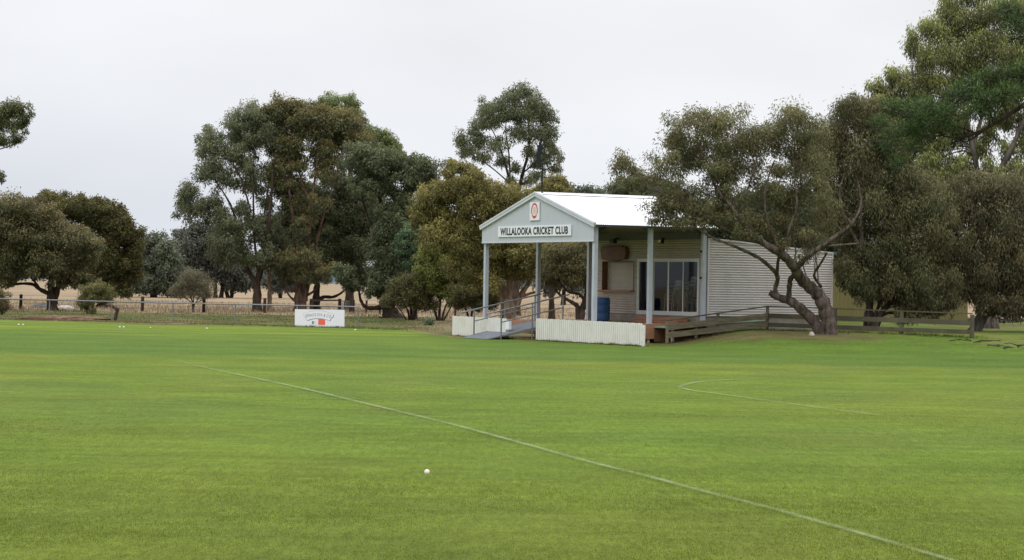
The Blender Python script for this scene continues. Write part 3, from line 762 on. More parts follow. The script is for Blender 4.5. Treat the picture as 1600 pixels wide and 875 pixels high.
# ------------------------------------------------------------------ blue drum
dp_ = wl(3.6, 5.3)
dr = thing('plastic_drum', 'tall blue plastic drum standing on the deck below the serving hatch', 'drum', (dp_[0], dp_[1], DECK))
prof = [(0.24, 0.0), (0.265, 0.02), (0.28, 0.08), (0.287, 0.28), (0.27, 0.30), (0.287, 0.32), (0.29, 0.45), (0.287, 0.58), (0.27, 0.60), (0.287, 0.62), (0.28, 0.80), (0.262, 0.85), (0.27, 0.87), (0.27, 0.895), (0.25, 0.895), (0.245, 0.87)]
MB().lathe(prof, 28).build('body', M['blue'], dr)
for x_ in (.12, -.12): MB().lathe([(0.03, 0.868), (0.03, 0.89)], 12, (x_, 0, 0)).build('bung', M['blue'], dr)

# ------------------------------------------------------------------ white chairs behind the glass
def chair_proto(label):
    t = thing('plastic_chair', label, 'chair', group='white plastic chairs stacked behind the sliding door')
    mb = MB(); mb.box(-0.22, 0.22, -0.21, 0.21, 0.42, 0.445); mb.build('seat', M['chair'], t, 0.015)
    mb = MB()
    for k in range(5): mb.box(0.17, 0.19, -0.17 + k * 0.075, -0.13 + k * 0.075, 0.45, 0.80)
    prof = [(-0.21 , 0.78)] + [(0.21 * -math.cos(t_), 0.80 + 0.09 * math.sin(t_)) for t_ in np.linspace(0, math.pi, 9)] + [(0.21, 0.78)]
    extrude_outline(mb, prof, lambda u, w_, t_: (t_, u, w_), 0.168, 0.192)
    mb.build('backrest', M['chair'], t)
    for s in (-1, 1):
        MB().bar((-0.19, s * 0.19, 0.42), (-0.23, s * 0.22, 0), 0.035, 0.035, up=(1, 0, 0)).build('leg', M['chair'], t)
        MB().bar((0.18, s * 0.19, 0.42), (0.24, s * 0.21, 0), 0.035, 0.035, up=(1, 0, 0)).build('leg', M['chair'], t)
        MB().bar((-0.2, s * 0.225, 0.63), (0.18, s * 0.21, 0.66), 0.04, 0.025).bar((-0.19, s * 0.22, 0.43), (-0.19, s * 0.22, 0.63), 0.03, 0.03, up=(1, 0, 0)).build('armrest', M['chair'], t)
    return t
pos = [('right', 1.55, 4), ('middle', 2.45, 5), ('left', 3.35, 4)]
names = {1.55: 'the right pane group', 2.45: 'the middle panes', 3.35: 'the pane by the post'}
proto = chair_proto('white plastic chair in the stacks behind the sliding glass door'); first = True
for nm, b_, cnt in pos:
    for k in range(cnt):
        c = proto if first else copy_tree(proto); first = False
        p = wl(WA + 0.75 + 0.045 * k, b_ + 0.03 * (k % 2)); c.location = (p[0], p[1], 0.975 + 0.14 * k); c.rotation_euler = (0, 0, RZ + 0.15 * (b_ - 2.4))

# ------------------------------------------------------------------ picket fence, two panels
PR = ground_at(1006, 541.5)[:2]; PL = ground_at(708, 525)[:2]
pdir = (PL - PR) / np.linalg.norm(PL - PR); prz = math.atan2(pdir[1], pdir[0])
def along(px):   # distance along the picket line of the photo column px
    t = (px - 800) / F; return float((t * PR[1] - PR[0]) / (pdir[0] - t * pdir[1]))
def pickets(name, label, s0, s1, h0, h1, solid=False):
    g = thing(name, label, 'picket fence', (PR[0] + pdir[0] * s0, PR[1] + pdir[1] * s0, 0), prz, 'white picket fence panels in front of the shelter')
    n = int(round((s1 - s0) / 0.134)); mb = MB()
    for i in range(n):
        x = (s1 - s0) * (i + 0.5) / n; h = h0 + (h1 - h0) * i / n + 0.006 * math.sin(i * 2.1)
        w_ = 0.052 if not solid else 0.058
        mb.box(x - w_, x + w_, -0.011 + 0.002 * (i % 2), 0.011, 0.03, h)
        mb.add([(x - w_, -.011, h), (x + w_, -.011, h), (x + w_ * .5, -.011, h + .012), (x - w_ * .5, -.011, h + .012)], [(0, 1, 2, 3)])
    mb.build('pickets', M['picket'], g)
    for z in (0.18, h0 - 0.16): MB().box(0, s1 - s0, 0 - 0.05, -0.0125, z, z + 0.07).build('rail', M['picket'], g)
    for x in (0.04, (s1 - s0) / 2, s1 - s0 - 0.04): MB().box(x - .04, x + .04, -0.13, -0.052, 0, h0 - 0.06).build('post', M['picket'], g)
    return g
sR0, sR1 = 0.12, along(838.5); sL0, sL1 = along(792), along(708)
g1 = pickets('picket_fence', 'long white picket fence panel right of the ramp in front of the deck', sR0, sR1, 0.765, 0.79)
g2 = pickets('picket_fence', 'short white picket fence panel left of the metal ramp', sL0, sL1, 0.74, 0.76, True)
# which side faces the camera does not matter: pickets show on both faces
mb = MB().box(-0.115, -0.02, -0.05, 0.045, 0.0, 0.72); mb.build('end_post', M['picket'], g1, 0.006)
mb = MB(); mb.box(-0.07, -0.045, 0.046, 0.06, 0.12, 0.18); mb.box(-0.07, -0.045, .046, .06, 0.54, .60); mb.build('hinge', M['steel'], g1)
MB().box(-0.30, -0.06, -0.05, 0.06, 0.35, 0.70).build('gate_latch_box', M['white'], g2, 0.006)

# ------------------------------------------------------------------ metal access ramp
R0 = ground_at(763, 530.3)[:2]
rp_ = thing('access_ramp', 'grey metal ramp with tubular handrails climbing to the shelter deck', 'ramp', (R0[0], R0[1], 0), RZ)
RL, RW, RH = 3.15, 2.0, DECK
zr = lambda a: 0.015 + RH * a / RL
mb = MB(); n = 63
for i in range(n):
    a = RL * i / n; mb.bar((a + RL / n * .5, 0.03, zr(a)), (a + RL / n * .5, RW - 0.03, zr(a)), RL / n * 0.86, 0.02)
mb.bar((0, 0.03, 0.0), (RL, 0.03, RH - 0.0), 0.0, 0.0) if False else None
mb.add([(0, .03, zr(0) - .014), (RL, .03, zr(RL) - .014), (RL, RW - .03, zr(RL) - .014), (0, RW - .03, zr(0) - .014)], [(0, 1, 2, 3)])
mb.build('walkway', M['ramp'], rp_)
for b_ in (0.0, RW):
    mb = MB(); mb.add([(0.02, b_ - .02, 0.0), (RL, b_ - .02, zr(RL) - 0.16), (RL, b_ - .02, zr(RL) + .02), (0.0, b_ - .02, .03), (0.02, b_ + .02, 0.0), (RL, b_ + .02, zr(RL) - .16), (RL, b_ + .02, zr(RL) + .02), (0, b_ + .02, .03)],
                [(0, 1, 2, 3), (7, 6, 5, 4), (0, 4, 5, 1), (2, 6, 7, 3), (1, 5, 6, 2), (3, 7, 4, 0)]); mb.build('side_channel', M['gal'], rp_)
    off = -0.04 if b_ == 0 else 0.04
    hr = MB(); a0 = -0.12
    hr.tube([(a0, b_ + off, zr(a0) + 0.93), (3.38, b_ + off, zr(3.38) + 0.93)], 0.028, 10)
    hr.build('handrail', M['gal'], rp_)
    MB().tube([(0.52, b_ + off, zr(0.52) + 0.50), (3.1, b_ + off, zr(3.1) + 0.50)], 0.022, 10).build('mid_rail', M['gal'], rp_)
    for a in (0.50, 1.81, 3.11):
        MB().tube([(a, b_ + off, 0.0 if a < 3 else 0.3), (a, b_ + off, zr(a) + 0.91)], 0.028, 10).build('stanchion', M['gal'], rp_)

# ------------------------------------------------------------------ timber ramp and rail fence to the right
def plank(mb, p, q, h, t=0.04, sag=0.0):
    mb.bar(p, q, t, h)
p1 = at(1042.5, 500, 82.5)[:2]; p2 = at(1199, 500, 84.6)[:2]; p3 = at(1519, 500, 80.8)[:2]
tf = thing('timber_rail_fence', 'weathered timber rail fence following the side ramp then running under the trees', 'fence')
def seg(P, Q, t): return P + (Q - P) * t
def zat(px, py, p): return float(at(px, py, p[1])[2])
for p, px, top, bot in ((p1, 1042.5, 501.5, 537), (seg(p1, p2, .5), 1120, 489.5, 521.5), (p2, 1199, 479, 517)):
    mb = MB(); zt, zb = zat(px, top, p), float(terrain(*p)) - 0.15
    mb.box(p[0] - .055, p[0] + .055, p[1] - .055, p[1] + .055, zb, zt); mb.build('post', M['oldwood'], tf, 0.008)
nrm = np.array([(p2 - p1)[1], -(p2 - p1)[0]]); nrm /= np.linalg.norm(nrm)
def run(P, Q, pxP, pxQ, rows, mats, off):
    for (yP, yQ, h), mt in zip(rows, mats):
        a = P + off; b_ = Q + off
        MB().bar((a[0], a[1], zat(pxP, yP, P)), (b_[0], b_[1], zat(pxQ, yQ, Q)), 0.04, h).build('rail', M[mt], tf, 0.004)
run(p1, p2, 1042.5, 1199, ((511.5, 493, 0.20), (523.5, 506.5, 0.20)), ('oldwood', 'oldwood'), nrm * 0.08)
MB().bar((p1[0], p1[1], zat(1042.5, 500.5, p1)), (p2[0], p2[1], zat(1199, 478.5, p2)), 0.12, 0.04).build('cap_rail', M['oldwood2'], tf)
nr2 = np.array([(p3 - p2)[1], -(p3 - p2)[0]]); nr2 /= np.linalg.norm(nr2)
run(p2, p3, 1199, 1519, ((493, 504.5, 0.17), (507, 519, 0.15)), ('oldwood2', 'oldwood2'), nr2 * 0.08)
MB().bar((p2[0], p2[1], zat(1199, 478.5, p2)), (p3[0], p3[1], zat(1519, 490, p3)), 0.10, 0.04).build('cap_rail', M['oldwood2'], tf)
for t, px, top in ((0.34, 1307, 482), (0.665, 1411, 487), (1.0, 1519, 491.5)):
    p = seg(p2, p3, t); zt = zat(px, top, p)
    MB().box(p[0] - .065, p[0] + .065, p[1] - .065, p[1] + .065, float(terrain(*p)) - .1, zt).build('post', M['oldwood2'], tf, 0.008)
# green matted ramp beside the clubroom
sr_ = thing('side_ramp', 'green matted timber ramp between the rail fence and the clubroom wall', 'ramp', (G[0], G[1], 0), RZ)
mb = MB(); a0, a1, b0, b1 = 2.35, 6.7, -1.25, -0.28
v = [(a0, b0, .60), (a1, b0, .85), (a1, b1, .85), (a0, b1, .60), (a0, b0, .55), (a1, b0, .80), (a1, b1, .80), (a0, b1, .55)]
mb.add(v, [(0, 1, 2, 3), (7, 6, 5, 4), (0, 4, 5, 1), (1, 5, 6, 2), (2, 6, 7, 3), (3, 7, 4, 0)]); mb.build('matting', M['greenmat'], sr_)
for a in (2.6, 3.6, 4.6): MB().tube([(a, -1.1, -.1), (a, -1.1, .62)], 0.06, 8).build('stump', M['stone'], sr_)
mb = MB(); mb.box(a0, a1, b1 - .03, b1 - .002, 0.05, 0.54); mb.build('bearer', M['darkwood'], sr_)
pa = ground_at(1205, 514); pb = ground_at(1267, 514)
sl_ = thing('concrete_slab', 'pale concrete slab edge lying in the grass left of the leaning tree', 'slab', (pa[0], pa[1], pa[2]), 0)
MB().box(0, pb[0] - pa[0], 0, 1.1, -0.1, 0.05).build('top', M['alu'], sl_, 0.01)

# ------------------------------------------------------------------ olive shed
SD = 112
sa = at(1290, 400, SD)[:2]; sb = at(1513, 400, SD)[:2]
sh = thing('farm_shed', 'olive green ribbed iron shed standing behind the trees', 'shed', (sa[0], sa[1], 0), 0)
wd = sb[0] - sa[0]; zt = float(at(1400, 409, SD)[2]); zb = 0.45
mb = MB(); v = []; f = []; n = int(wd / 0.2) * 4
for i in range(n + 1):
    dy = -0.03 if (i % 4) in (0, 1) else 0.0
    v += [(wd * i / n, dy, zb), (wd * i / n, dy, zt)]
for i in range(n): f.append((2 * i, 2 * i + 2, 2 * i + 3, 2 * i + 1))
mb.add(v, f); mb.box(0, wd, 0.02, 6, zb, zt - .01); mb.build('wall', M['shed'], sh)
mb = MB(); mb.bar((-0.25, -0.12, zt + 0.08), (wd + .2, -0.12, zt + 0.08), 0.16, 0.16); mb.build('gutter', M['black'], sh)
mb = MB(); mb.add([(-.25, -.1, zt + .17), (wd + .2, -.1, zt + .17), (wd + .2, 6.1, zt + .9), (-.25, 6.1, zt + .9)], [(0, 1, 2, 3)]); mb.build('roof', M['shed'], sh)
mb = MB(); mb.add([(wd + .05, -.05, zt - 1.9), (wd + .3, -.05, zt - 1.95), (wd + .3, -.05, zt - 1.55)], [(0, 1, 2)])

# ------------------------------------------------------------------ left boundary rail
bases = [(-117, 494), (-20, 494.5), (77, 497.8), (174, 501), (270, 503.6), (367, 506), (464, 508.5), (559, 510.8)]
gp = [ground_at(*b_) for b_ in bases]
rf = thing('rail_fence', 'long galvanised tube rail with slim posts along the far left edge of the oval', 'fence')
mb = MB(); mb.tube([(g[0], g[1], 0.90) for g in gp], 0.030, 8); mb.build('top_rail', M['gal'], rf)
for g in gp: MB().tube([(g[0], g[1], -.1), (g[0], g[1], 0.885)], 0.03, 8).build('post', M['gal'], rf)

# paddock fences
def fence_posts(name, label, pts, h, r, mat, wires=(0.35, 0.6, 0.85)):
    o = thing(name, label, 'fence')
    P = [ground_at(*p) for p in pts]
    for p in P: MB().tube([(p[0], p[1], p[2] - .1), (p[0] + .02, p[1], p[2] + h)], r, 8).build('post', mat, o)
    for wz in wires: MB().tube([(p[0], p[1] - r, p[2] + wz) for p in P], 0.006, 5).build('wire', M['wire'], o)
fence_posts('wire_fence', 'dark posts and wires of the paddock fence beyond the left trees', [(-160, 482), (-64, 482.5), (32, 483), (127, 485), (222, 486.5), (318, 488), (413, 489), (486, 490)], 0.92, 0.10, M['bark_dark'])
fence_posts('wire_fence', 'thin paddock fence posts glimpsed past the shrubs left of the pavilion', [(552, 489.5), (572, 490), (593, 491), (711, 494), (760, 495), (864, 497), (960, 499)], 0.85, 0.07, M['bark_dark'])
gt = thing('stock_gate', 'dark timber rail and gate posts behind the two big trunks', 'gate')
gq = [ground_at(486, 490), ground_at(530.5, 489), ground_at(548, 490)]
for p in gq: MB().box(p[0] - .1, p[0] + .1, p[1] - .1, p[1] + .1, 0, 0.92).build('post', M['bark_dark'], gt)
MB().bar((gq[0][0], gq[0][1], .82), (gq[1][0], gq[1][1], .82), .07, .10).build('top_rail', M['bark_dark'], gt)
mb = MB(); a, b_ = gq[1], gq[2]
mb.tube([(a[0] + .1, a[1], .78), (b_[0] - .1, b_[1], .78)], .03, 6)
for k in range(9): 
    t = k / 8; x = a[0] + .1 + (b_[0] - a[0] - .2) * t; mb.tube([(x, a[1], .1), (x, a[1], .78)], .018, 5)
for z in (.2, .4, .6): mb.tube([(a[0] + .1, a[1], z), (b_[0] - .1, b_[1], z)], .012, 5)
mb.build('mesh_panel', M['gal'], gt)

# ------------------------------------------------------------------ sponsor sign
sa_ = ground_at(460.5, 510); sb_ = ground_at(538, 511)
dv = sb_[:2] - sa_[:2]; wsg = float(np.linalg.norm(dv)); rzs = math.atan2(dv[1], dv[0])
sp2 = thing('sponsor_sign', 'white advertising board with arched SPENCE DIX & CO banner against the tube rail', 'sign', (sa_[0], sa_[1], 0), rzs)
hs = 0.765
body = MB().box(0, wsg, -0.015, 0.015, 0.0, hs).build('board', M['white'], sp2); body.rotation_euler = (R(-4), 0, 0)
u_ = lambda x: (x - 165) / (1400 - 165) * wsg      # from the zoomed photo (1600x800 crop)
w_ = lambda y: (640 - y) / (640 - 215) * hs
def arc_top(x, y0, dx, k): return y0 + k * ((x - 745) / dx) ** 2
top_ = [(x, 250 + 75 * ((x - 745) / 370) ** 2) for x in np.linspace(370, 1120, 24)]
bot_ = [(x, 432 + 62 * ((x - 745) / 290) ** 2) for x in np.linspace(1030, 465, 24)]
ol = top_ + [(1122, 350), (1100, 400), (1060, 420), (1050, 450)] + bot_ + [(440, 450), (425, 415), (395, 390), (372, 350)]
def print_part(name, pts, y, mat):
    MB().add([(u_(a), y, w_(c)) for a, c in pts], [tuple(range(len(pts)))]).build(name, mat, body)
print_part('banner_shadow', [(a + 16, c + 16) for a, c in ol], -0.0165, M['greyprint'])
print_part('banner_outline', [(745 + (a - 745) * 1.012, 370 + (c - 370) * 1.05) for a, c in ol], -0.018, M['greyprint'])
print_part('banner', ol, -0.0195, M['white'])
print_part('red_square', [(745, 445), (830, 450), (915, 470), (915, 598), (745, 592)], -0.021, M['orange'])
v, f = text_mesh('SPENCE DIX & CO', 0.0, 1.1)
pv = []
for p in v:
    x = 742 + p[0] * 640; k = (x - 745) / 320
    y = 345 + 45 * k * k - p[1] * 70
    pv.append((u_(x + p[1] * k * 22), -0.021, w_(y)))
MB().add(pv, f).build('lettering', M['greyink'], body)
fig = [(580, 575), (600, 545), (585, 520), (600, 500), (618, 505), (622, 518), (685, 520), (685, 527), (628, 530), (632, 560), (640, 578), (615, 578), (608, 562), (598, 578)]
print_part('small_figure', fig, -0.021, M['greyink'])
print_part('red_square_mark', [(760, 530), (800, 514), (840, 530), (800, 524)], -0.0225, M['greyprint'])
print_part('corner_mark', [(1170, 615), (1265, 615), (1265, 638), (1170, 638)], -0.021, M['greyprint'])
print_part('banner_line', [(520, 598), (735, 598), (735, 601), (520, 601)], -0.021, M['greyprint'])
# ------------------------------------------------------------------ small things on the grass
b0_ = ground_at(667, 744)
bl = bpy.data.objects  # ball: stitched leather sphere
mb = MB(); prof = [(0.028 * math.sin(t), 0.028 - 0.028 * math.cos(t)) for t in np.linspace(0.05, math.pi - 0.05, 13)]
for rr_, zz_ in (): pass
ballt = thing('cricket_ball', 'small white ball lying on the near grass', 'ball', (b0_[0], b0_[1], 0.012))
MB().lathe(prof, 20).build('leather', M['ball'], ballt)
MB().tube([(0.0285 * math.cos(t), 0.008, 0.028 + 0.0285 * math.sin(t)) for t in np.linspace(0, 2 * math.pi, 25)], 0.0013, 4).build('seam', M['tan'], ballt)
def marker(px, py, r_, label, group='white markers along the far edge of the oval'):
    p = ground_at(px, py)
    o = MB().lathe([(r_, 0), (r_ * 0.9, r_ * .3), (r_ * .4, r_ * .55), (r_ * .3, r_ * .6)], 12).build('field_marker', M['white']); o.location = (p[0], p[1], 0.01)
    tag(o, label, 'marker', group)
for px, py, lb in ((29, 507.5, 'left one of the pair of white markers at the far left edge of the oval'), (36, 507.5, 'right one of the pair of white markers at the far left edge of the oval'),
                   (187, 511.5, 'left one of the close pair of white markers under the third rail post'), (193, 511.5, 'right one of the close pair of white markers under the third rail post'),
                   (235, 512.5, 'lone small white marker before the rail post left of the sapling'), (323, 513.5, 'white marker on the grass midway between sapling and single trunk'), (555, 516, 'white marker on the grass just right of the sponsor sign')):
    marker(px, py, 0.045 if px != 235 else 0.035, lb)
def lump(name, px, py, sx_, sy_, sz_, mat, label, cat, seed=0, D=None):
    r2 = random.Random(seed); p = ground_at(px, py); v = []; f = []; nu, nv = 18, 9
    for j in range(nv + 1):
        ph = math.pi / 2 * j / nv
        for i in range(nu):
            th = 2 * math.pi * i / nu; k = 1 + 0.22 * (r2.random() - .5) + 0.12 * math.sin(3 * th + seed)
            v.append((sx_ * math.cos(th) * math.cos(ph) * k, sy_ * math.sin(th) * math.cos(ph) * k, sz_ * math.sin(ph) * k - 0.02))
    for j in range(nv):
        for i in range(nu): f.append((j * nu + i, j * nu + (i + 1) % nu, (j + 1) * nu + (i + 1) % nu, (j + 1) * nu + i))
    o = MB().add(v, f, True).build(name, mat); o.location = tuple(p); tag(o, label, cat); return o
lump('bark_heap', 96, 499, 2.2, .9, .20, M['litter'], 'low reddish heap of fallen bark below the rail under the left tree', 'bark heap', 2)
lump('bark_heap', 265, 506.5, 1.1, .5, .07, M['litter'], 'thin brown scatter of bark at the rail below the sapling', 'bark heap', 3)
lump('boulder', 69, 481, .75, .5, .28, M['greyrock'], 'dark grey rounded boulder left of the big left trunk', 'rock', 4)
lump('boulder', 103, 483, .62, .45, .24, M['wool'], 'pale whitish boulder right of the big left trunk', 'rock', 5)
lump('stone', 1268.5, 524, .10, .09, .13, M['stone'], 'pale stone at the foot of the leaning tree', 'stone', 6)
def twigs(name, px, py, n, ln, r0, mat, label, seed, spread=(1, .5)):
    r2 = random.Random(seed); mb = MB(); p0 = ground_at(px, py)
    for i in range(n):
        a = r2.uniform(-.6, .6) + (math.pi if r2.random() < .5 else 0); L_ = ln * r2.uniform(.4, 1.2)
        x, y = r2.uniform(-1, 1) * spread[0], r2.uniform(-1, 1) * spread[1]; z = r2.uniform(.02, .12); pts = []
        for k in range(5):
            t = k / 4; pts.append((x + math.cos(a) * L_ * t, y + math.sin(a) * L_ * t * .6 + .1 * r2.uniform(-1, 1), max(.01, z + .18 * L_ * math.sin(t * 2.5) * r2.random())))
        mb.tube(pts, [r0 * (1 - .7 * k / 4) * r2.uniform(.7, 1.2) for k in range(5)][:5], 6)
    o = mb.build(name, mat); o.location = tuple(p0); return tag(o, label, 'branches')
twigs('fallen_branches', 1592, 546, 8, .8, .03, M['bark_grey'], 'tangle of bleached fallen sticks on the grass at the right edge', 11, (.9, .5))
twigs('fallen_branches', 1575, 506, 22, 1.7, .05, M['bark_grey'], 'heap of grey fallen boughs below the leaning right tree', 12, (1.8, 1.0))
twigs('fallen_branches', 1500, 537, 4, 1.0, .02, M['bark_dark'], 'few dark sticks lying in front of the fence end post', 13, (.6, .1))
fb = thing('fallen_bough', 'bent brown bough leaning to the ground right of the round shrub', 'branches')
q = ground_at(180, 501); D_ = q[1]
MB().tube([at(165, 476, D_), at(175, 478, D_), at(184, 484, D_), at(181, 492, D_), (q[0], q[1], 0)], [.05, .08, .1, .09, .07], 7, wob=.3).build('limb', M['bark_red'], fb)

# ------------------------------------------------------------------ trees
def leaves_mesh(name, C, dirs, ln, wd_, cols, mat, parent):
    """diamond leaves at C pointing along dirs"""
    n = len(C)
    r1 = rng.normal(size=(n, 3)); sd = np.cross(dirs, r1); sd /= np.linalg.norm(sd, axis=1)[:, None] + 1e-9
    ln = ln[:, None]; wd_ = wd_[:, None]
    V = np.empty((n, 4, 3))
    V[:, 0] = C; V[:, 1] = C + dirs * ln * 0.45 + sd * wd_ * 0.5
    V[:, 2] = C + dirs * ln; V[:, 3] = C + dirs * ln * 0.45 - sd * wd_ * 0.5
    me = bpy.data.meshes.new(name)
    fast_mesh(me, V.reshape(-1, 3), np.arange(4 * n).reshape(n, 4), np.repeat(cols, 4, 0)); me.materials.append(mat)
    o = bpy.data.objects.new(name, me); link(o, parent); return o
def unit(n):
    d_ = rng.normal(size=(n, 3)); return d_ / np.linalg.norm(d_, axis=1)[:, None]
NLEAF = 0
LEAFGAIN = np.array([1.62, 1.68, 1.42])
def tree(name, label, cat, base, limbs, puffs, pal, bark='bark_dark', leaf=(0.2, 0.06), dens=4.0, D=None, group=None,
         depth=0.55, layers=2, sub=0.5, gap=0.0, droop=0.5, pine=False, branch_r=0.05, twigs_=4, puffscale=1.2, hollow=0.40, crown_part='crown', limbscale=1.0, gain=1.0, front=0.0):
    """base: photo position of the foot; limbs: polylines (px, py, radius m[, depth offset m]); puffs: (px, py, rx, ry) leaf masses"""
    global NLEAF
    g = ground_at(*base) if D is None else None
    if D is None: D = g[1]
    else:
        x = at(base[0], base[1], D); g = np.array([x[0], D, float(terrain(x[0], D))])
    t = thing(name, label, cat, tuple(g), 0, group)
    s = D / F; leaf = (leaf[0] * .82, leaf[1] * .80)
    P = np.array([p[:2] for p in puffs], float); 
    halfw = (P[:, 0].max() - P[:, 0].min()) / 2 * s + 0.5; cx = (P[:, 0].max() + P[:, 0].min()) / 2; cxm = at(cx, 400, D)[0]
    # ---- limbs
    mb = MB(); nodes = []
    for li, lb in enumerate(limbs):
        pts = []; rad = []
        for k, q in enumerate(lb):
            dy = q[3] if len(q) > 3 else -front * min(1.0, max(0.0, (base[1] - 75 - q[1]) / 60.0))
            p = at(q[0], q[1], D + dy)
            if li >= 0 and k == 0 and abs(q[1] - base[1]) < 4 : p[2] = g[2] - 0.15; 
            pts.append(p - g); rad.append(q[2] * 0.62 * (limbscale if abs(lb[0][1] - q[1]) > 25 else 1))
        dense = smooth_poly(pts, 5); rr = np.interp(np.linspace(0, len(pts) - 1, len(dense)), range(len(pts)), rad)
        dense = [p + np.array([random.uniform(-1, 1), random.uniform(-1, 1), 0]) * r_ * 0.10 for p, r_ in zip(dense, rr)]
        if abs(lb[0][1] - base[1]) < 4: rr = rr * (1 + 0.35 * np.exp(-np.arange(len(rr)) / 1.6))
        mb.tube(dense, [r_ * (1 + 0.10 * math.sin(i * 1.7 + li)) for i, r_ in enumerate(rr)], 10, wob=0.05)
        for p, r_ in zip(dense[2:], rr[2:]): nodes.append((p, r_))
    NP = np.array([n_[0] for n_ in nodes]); NR = np.array([n_[1] for n_ in nodes])
    allC, allD, allL, allW, allc = [], [], [], [], []
    pal = [np.array(pal[0]) * .80, np.array(pal[1]) * .85, np.array(pal[2]) * 1.30]  # darker leaves, brighter tips: lit tops and shaded undersides painted into the colours
    for (px, py, rx, ry) in puffs:
        for l_ in range(layers):
            u = (at(px, py, D)[0] - cxm) / halfw
            dmax = depth * halfw * math.sqrt(max(0.1, 1 - u * u * 0.8))
            dy = random.uniform(-0.4, 1) * dmax if l_ == 0 else -random.uniform(0.3, 1) * dmax
            if layers == 1: dy = random.uniform(-1, 1) * dmax
            jx = random.uniform(-0.25, 0.25) * rx if l_ else 0; jy = random.uniform(-0.15, 0.35) * ry if l_ else 0
            c = at(px + jx, py + jy, D + dy) - g
            sc_ = puffscale * (1 if l_ == 0 else 0.92)
            r3 = np.array([rx * s * sc_, (rx + ry) / 2 * s * sc_, ry * s * sc_])
            # branch to the puff
            dd = np.linalg.norm(NP - c, axis=1) + np.maximum(0, NP[:, 2] - c[2] + 0.2) * 2.5
            k = int(np.argmin(dd)); st = NP[k]; rb = min(NR[k] * 0.6, branch_r * (0.6 + 0.12 * dd[k]))
            mid = (st + c) / 2 + np.array([random.uniform(-.12, .12), random.uniform(-.12, .12), random.uniform(-.08, .16)]) * dd[k]
            end = c - np.array([0, 0, r3[2] * 0.2])
            bp_ = smooth_poly([st, (st * .65 + mid * .35) + np.array([0, 0, .04 * dd[k]]), mid, end], 4)
            mb.tube(bp_, list(np.linspace(rb, rb * .35, len(bp_))), 6, cap=False)
            # sub clumps
            rc = min(sub, 0.5 * r3.min() + 0.05)
            nsub = max(6, int(3.4 * (r3[0] * r3[2]) / rc ** 2))
            dr_ = unit(nsub); dr_[:, 2] = np.where(dr_[:, 2] < -0.8, -dr_[:, 2], dr_[:, 2])
            rad_ = hollow + (1.0 - hollow) * rng.random(nsub) ** 0.5
            sc3 = c + dr_ * rad_[:, None] * (r3 - rc * .55)
            for q in sc3[:twigs_]:
                m2 = (end + q) / 2 + rng.normal(size=3) * rc * .3
                mb.tube([end, m2, q], [rb * .35, rb * .22, rb * .1], 4, cap=False)
            area = math.pi * r3[0] * r3[2]; la = leaf[0] * leaf[1] * 0.5 * 0.55
            nl = int(area * dens * 1.35 / la / layers)
            own = rng.integers(0, nsub, nl)
            wild = rng.random(nsub) < 0.22; sc3[wild] = c + dr_[wild] * (rng.random((int(wild.sum()), 1)) * .3 + .95) * r3
            wgt = rng.random(nsub) * np.where(wild, .25, 1); keepm = rng.random(nsub) > gap
            off = rng.normal(size=(nl, 3)); nrm_ = np.linalg.norm(off, axis=1)[:, None]
            off = off / nrm_ * (rng.random((nl, 1)) ** 0.45) * rc * (0.7 + 0.7 * wgt[own])[:, None]
            loose = rng.random(nl) < 0.10; off[loose] *= 1.4; off[:, 2] *= (1.35 if droop >= .65 else .9)
            pos = sc3[own] + off
            if gap: sel = keepm[own]; pos = pos[sel]; own = own[sel]; off = off[sel]; nl = len(pos)
            if nl == 0: continue
            if pine:
                dl = off / (np.linalg.norm(off, axis=1)[:, None] + 1e-6) + unit(nl) * 0.45 + np.array([0, 0, 0.25])
            else:
                dl = unit(nl) * (1 - droop) + np.array([0, 0, -droop]) + off / (rc * 3)
            dl /= np.linalg.norm(dl, axis=1)[:, None]
            # colour: per clump shift, new growth and painted top light towards clump tops, small per-leaf change
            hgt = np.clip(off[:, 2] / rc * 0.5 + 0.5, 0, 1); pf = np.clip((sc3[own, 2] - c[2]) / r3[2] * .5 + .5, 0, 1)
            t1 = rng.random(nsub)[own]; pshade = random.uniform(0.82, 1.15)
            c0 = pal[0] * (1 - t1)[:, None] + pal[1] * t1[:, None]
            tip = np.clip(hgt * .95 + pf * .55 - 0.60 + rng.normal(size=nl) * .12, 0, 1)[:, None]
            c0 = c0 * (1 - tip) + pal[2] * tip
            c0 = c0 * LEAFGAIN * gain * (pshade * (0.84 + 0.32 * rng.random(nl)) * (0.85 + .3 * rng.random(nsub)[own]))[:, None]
            dead = rng.random(nl) < 0.012; c0[dead] = pal[1] * 1.5
            allC.append(pos); allD.append(dl); allL.append(leaf[0] * (.6 + .7 * rng.random(nl))); allW.append(leaf[1] * (.6 + .7 * rng.random(nl))); allc.append(c0)
    mb.build('trunk', M[bark], t)
    C_ = np.concatenate(allC); NLEAF += len(C_)
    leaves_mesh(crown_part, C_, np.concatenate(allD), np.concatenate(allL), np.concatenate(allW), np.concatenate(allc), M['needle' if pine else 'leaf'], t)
    return t

OL = lambda *a: [tuple(x) for x in a]
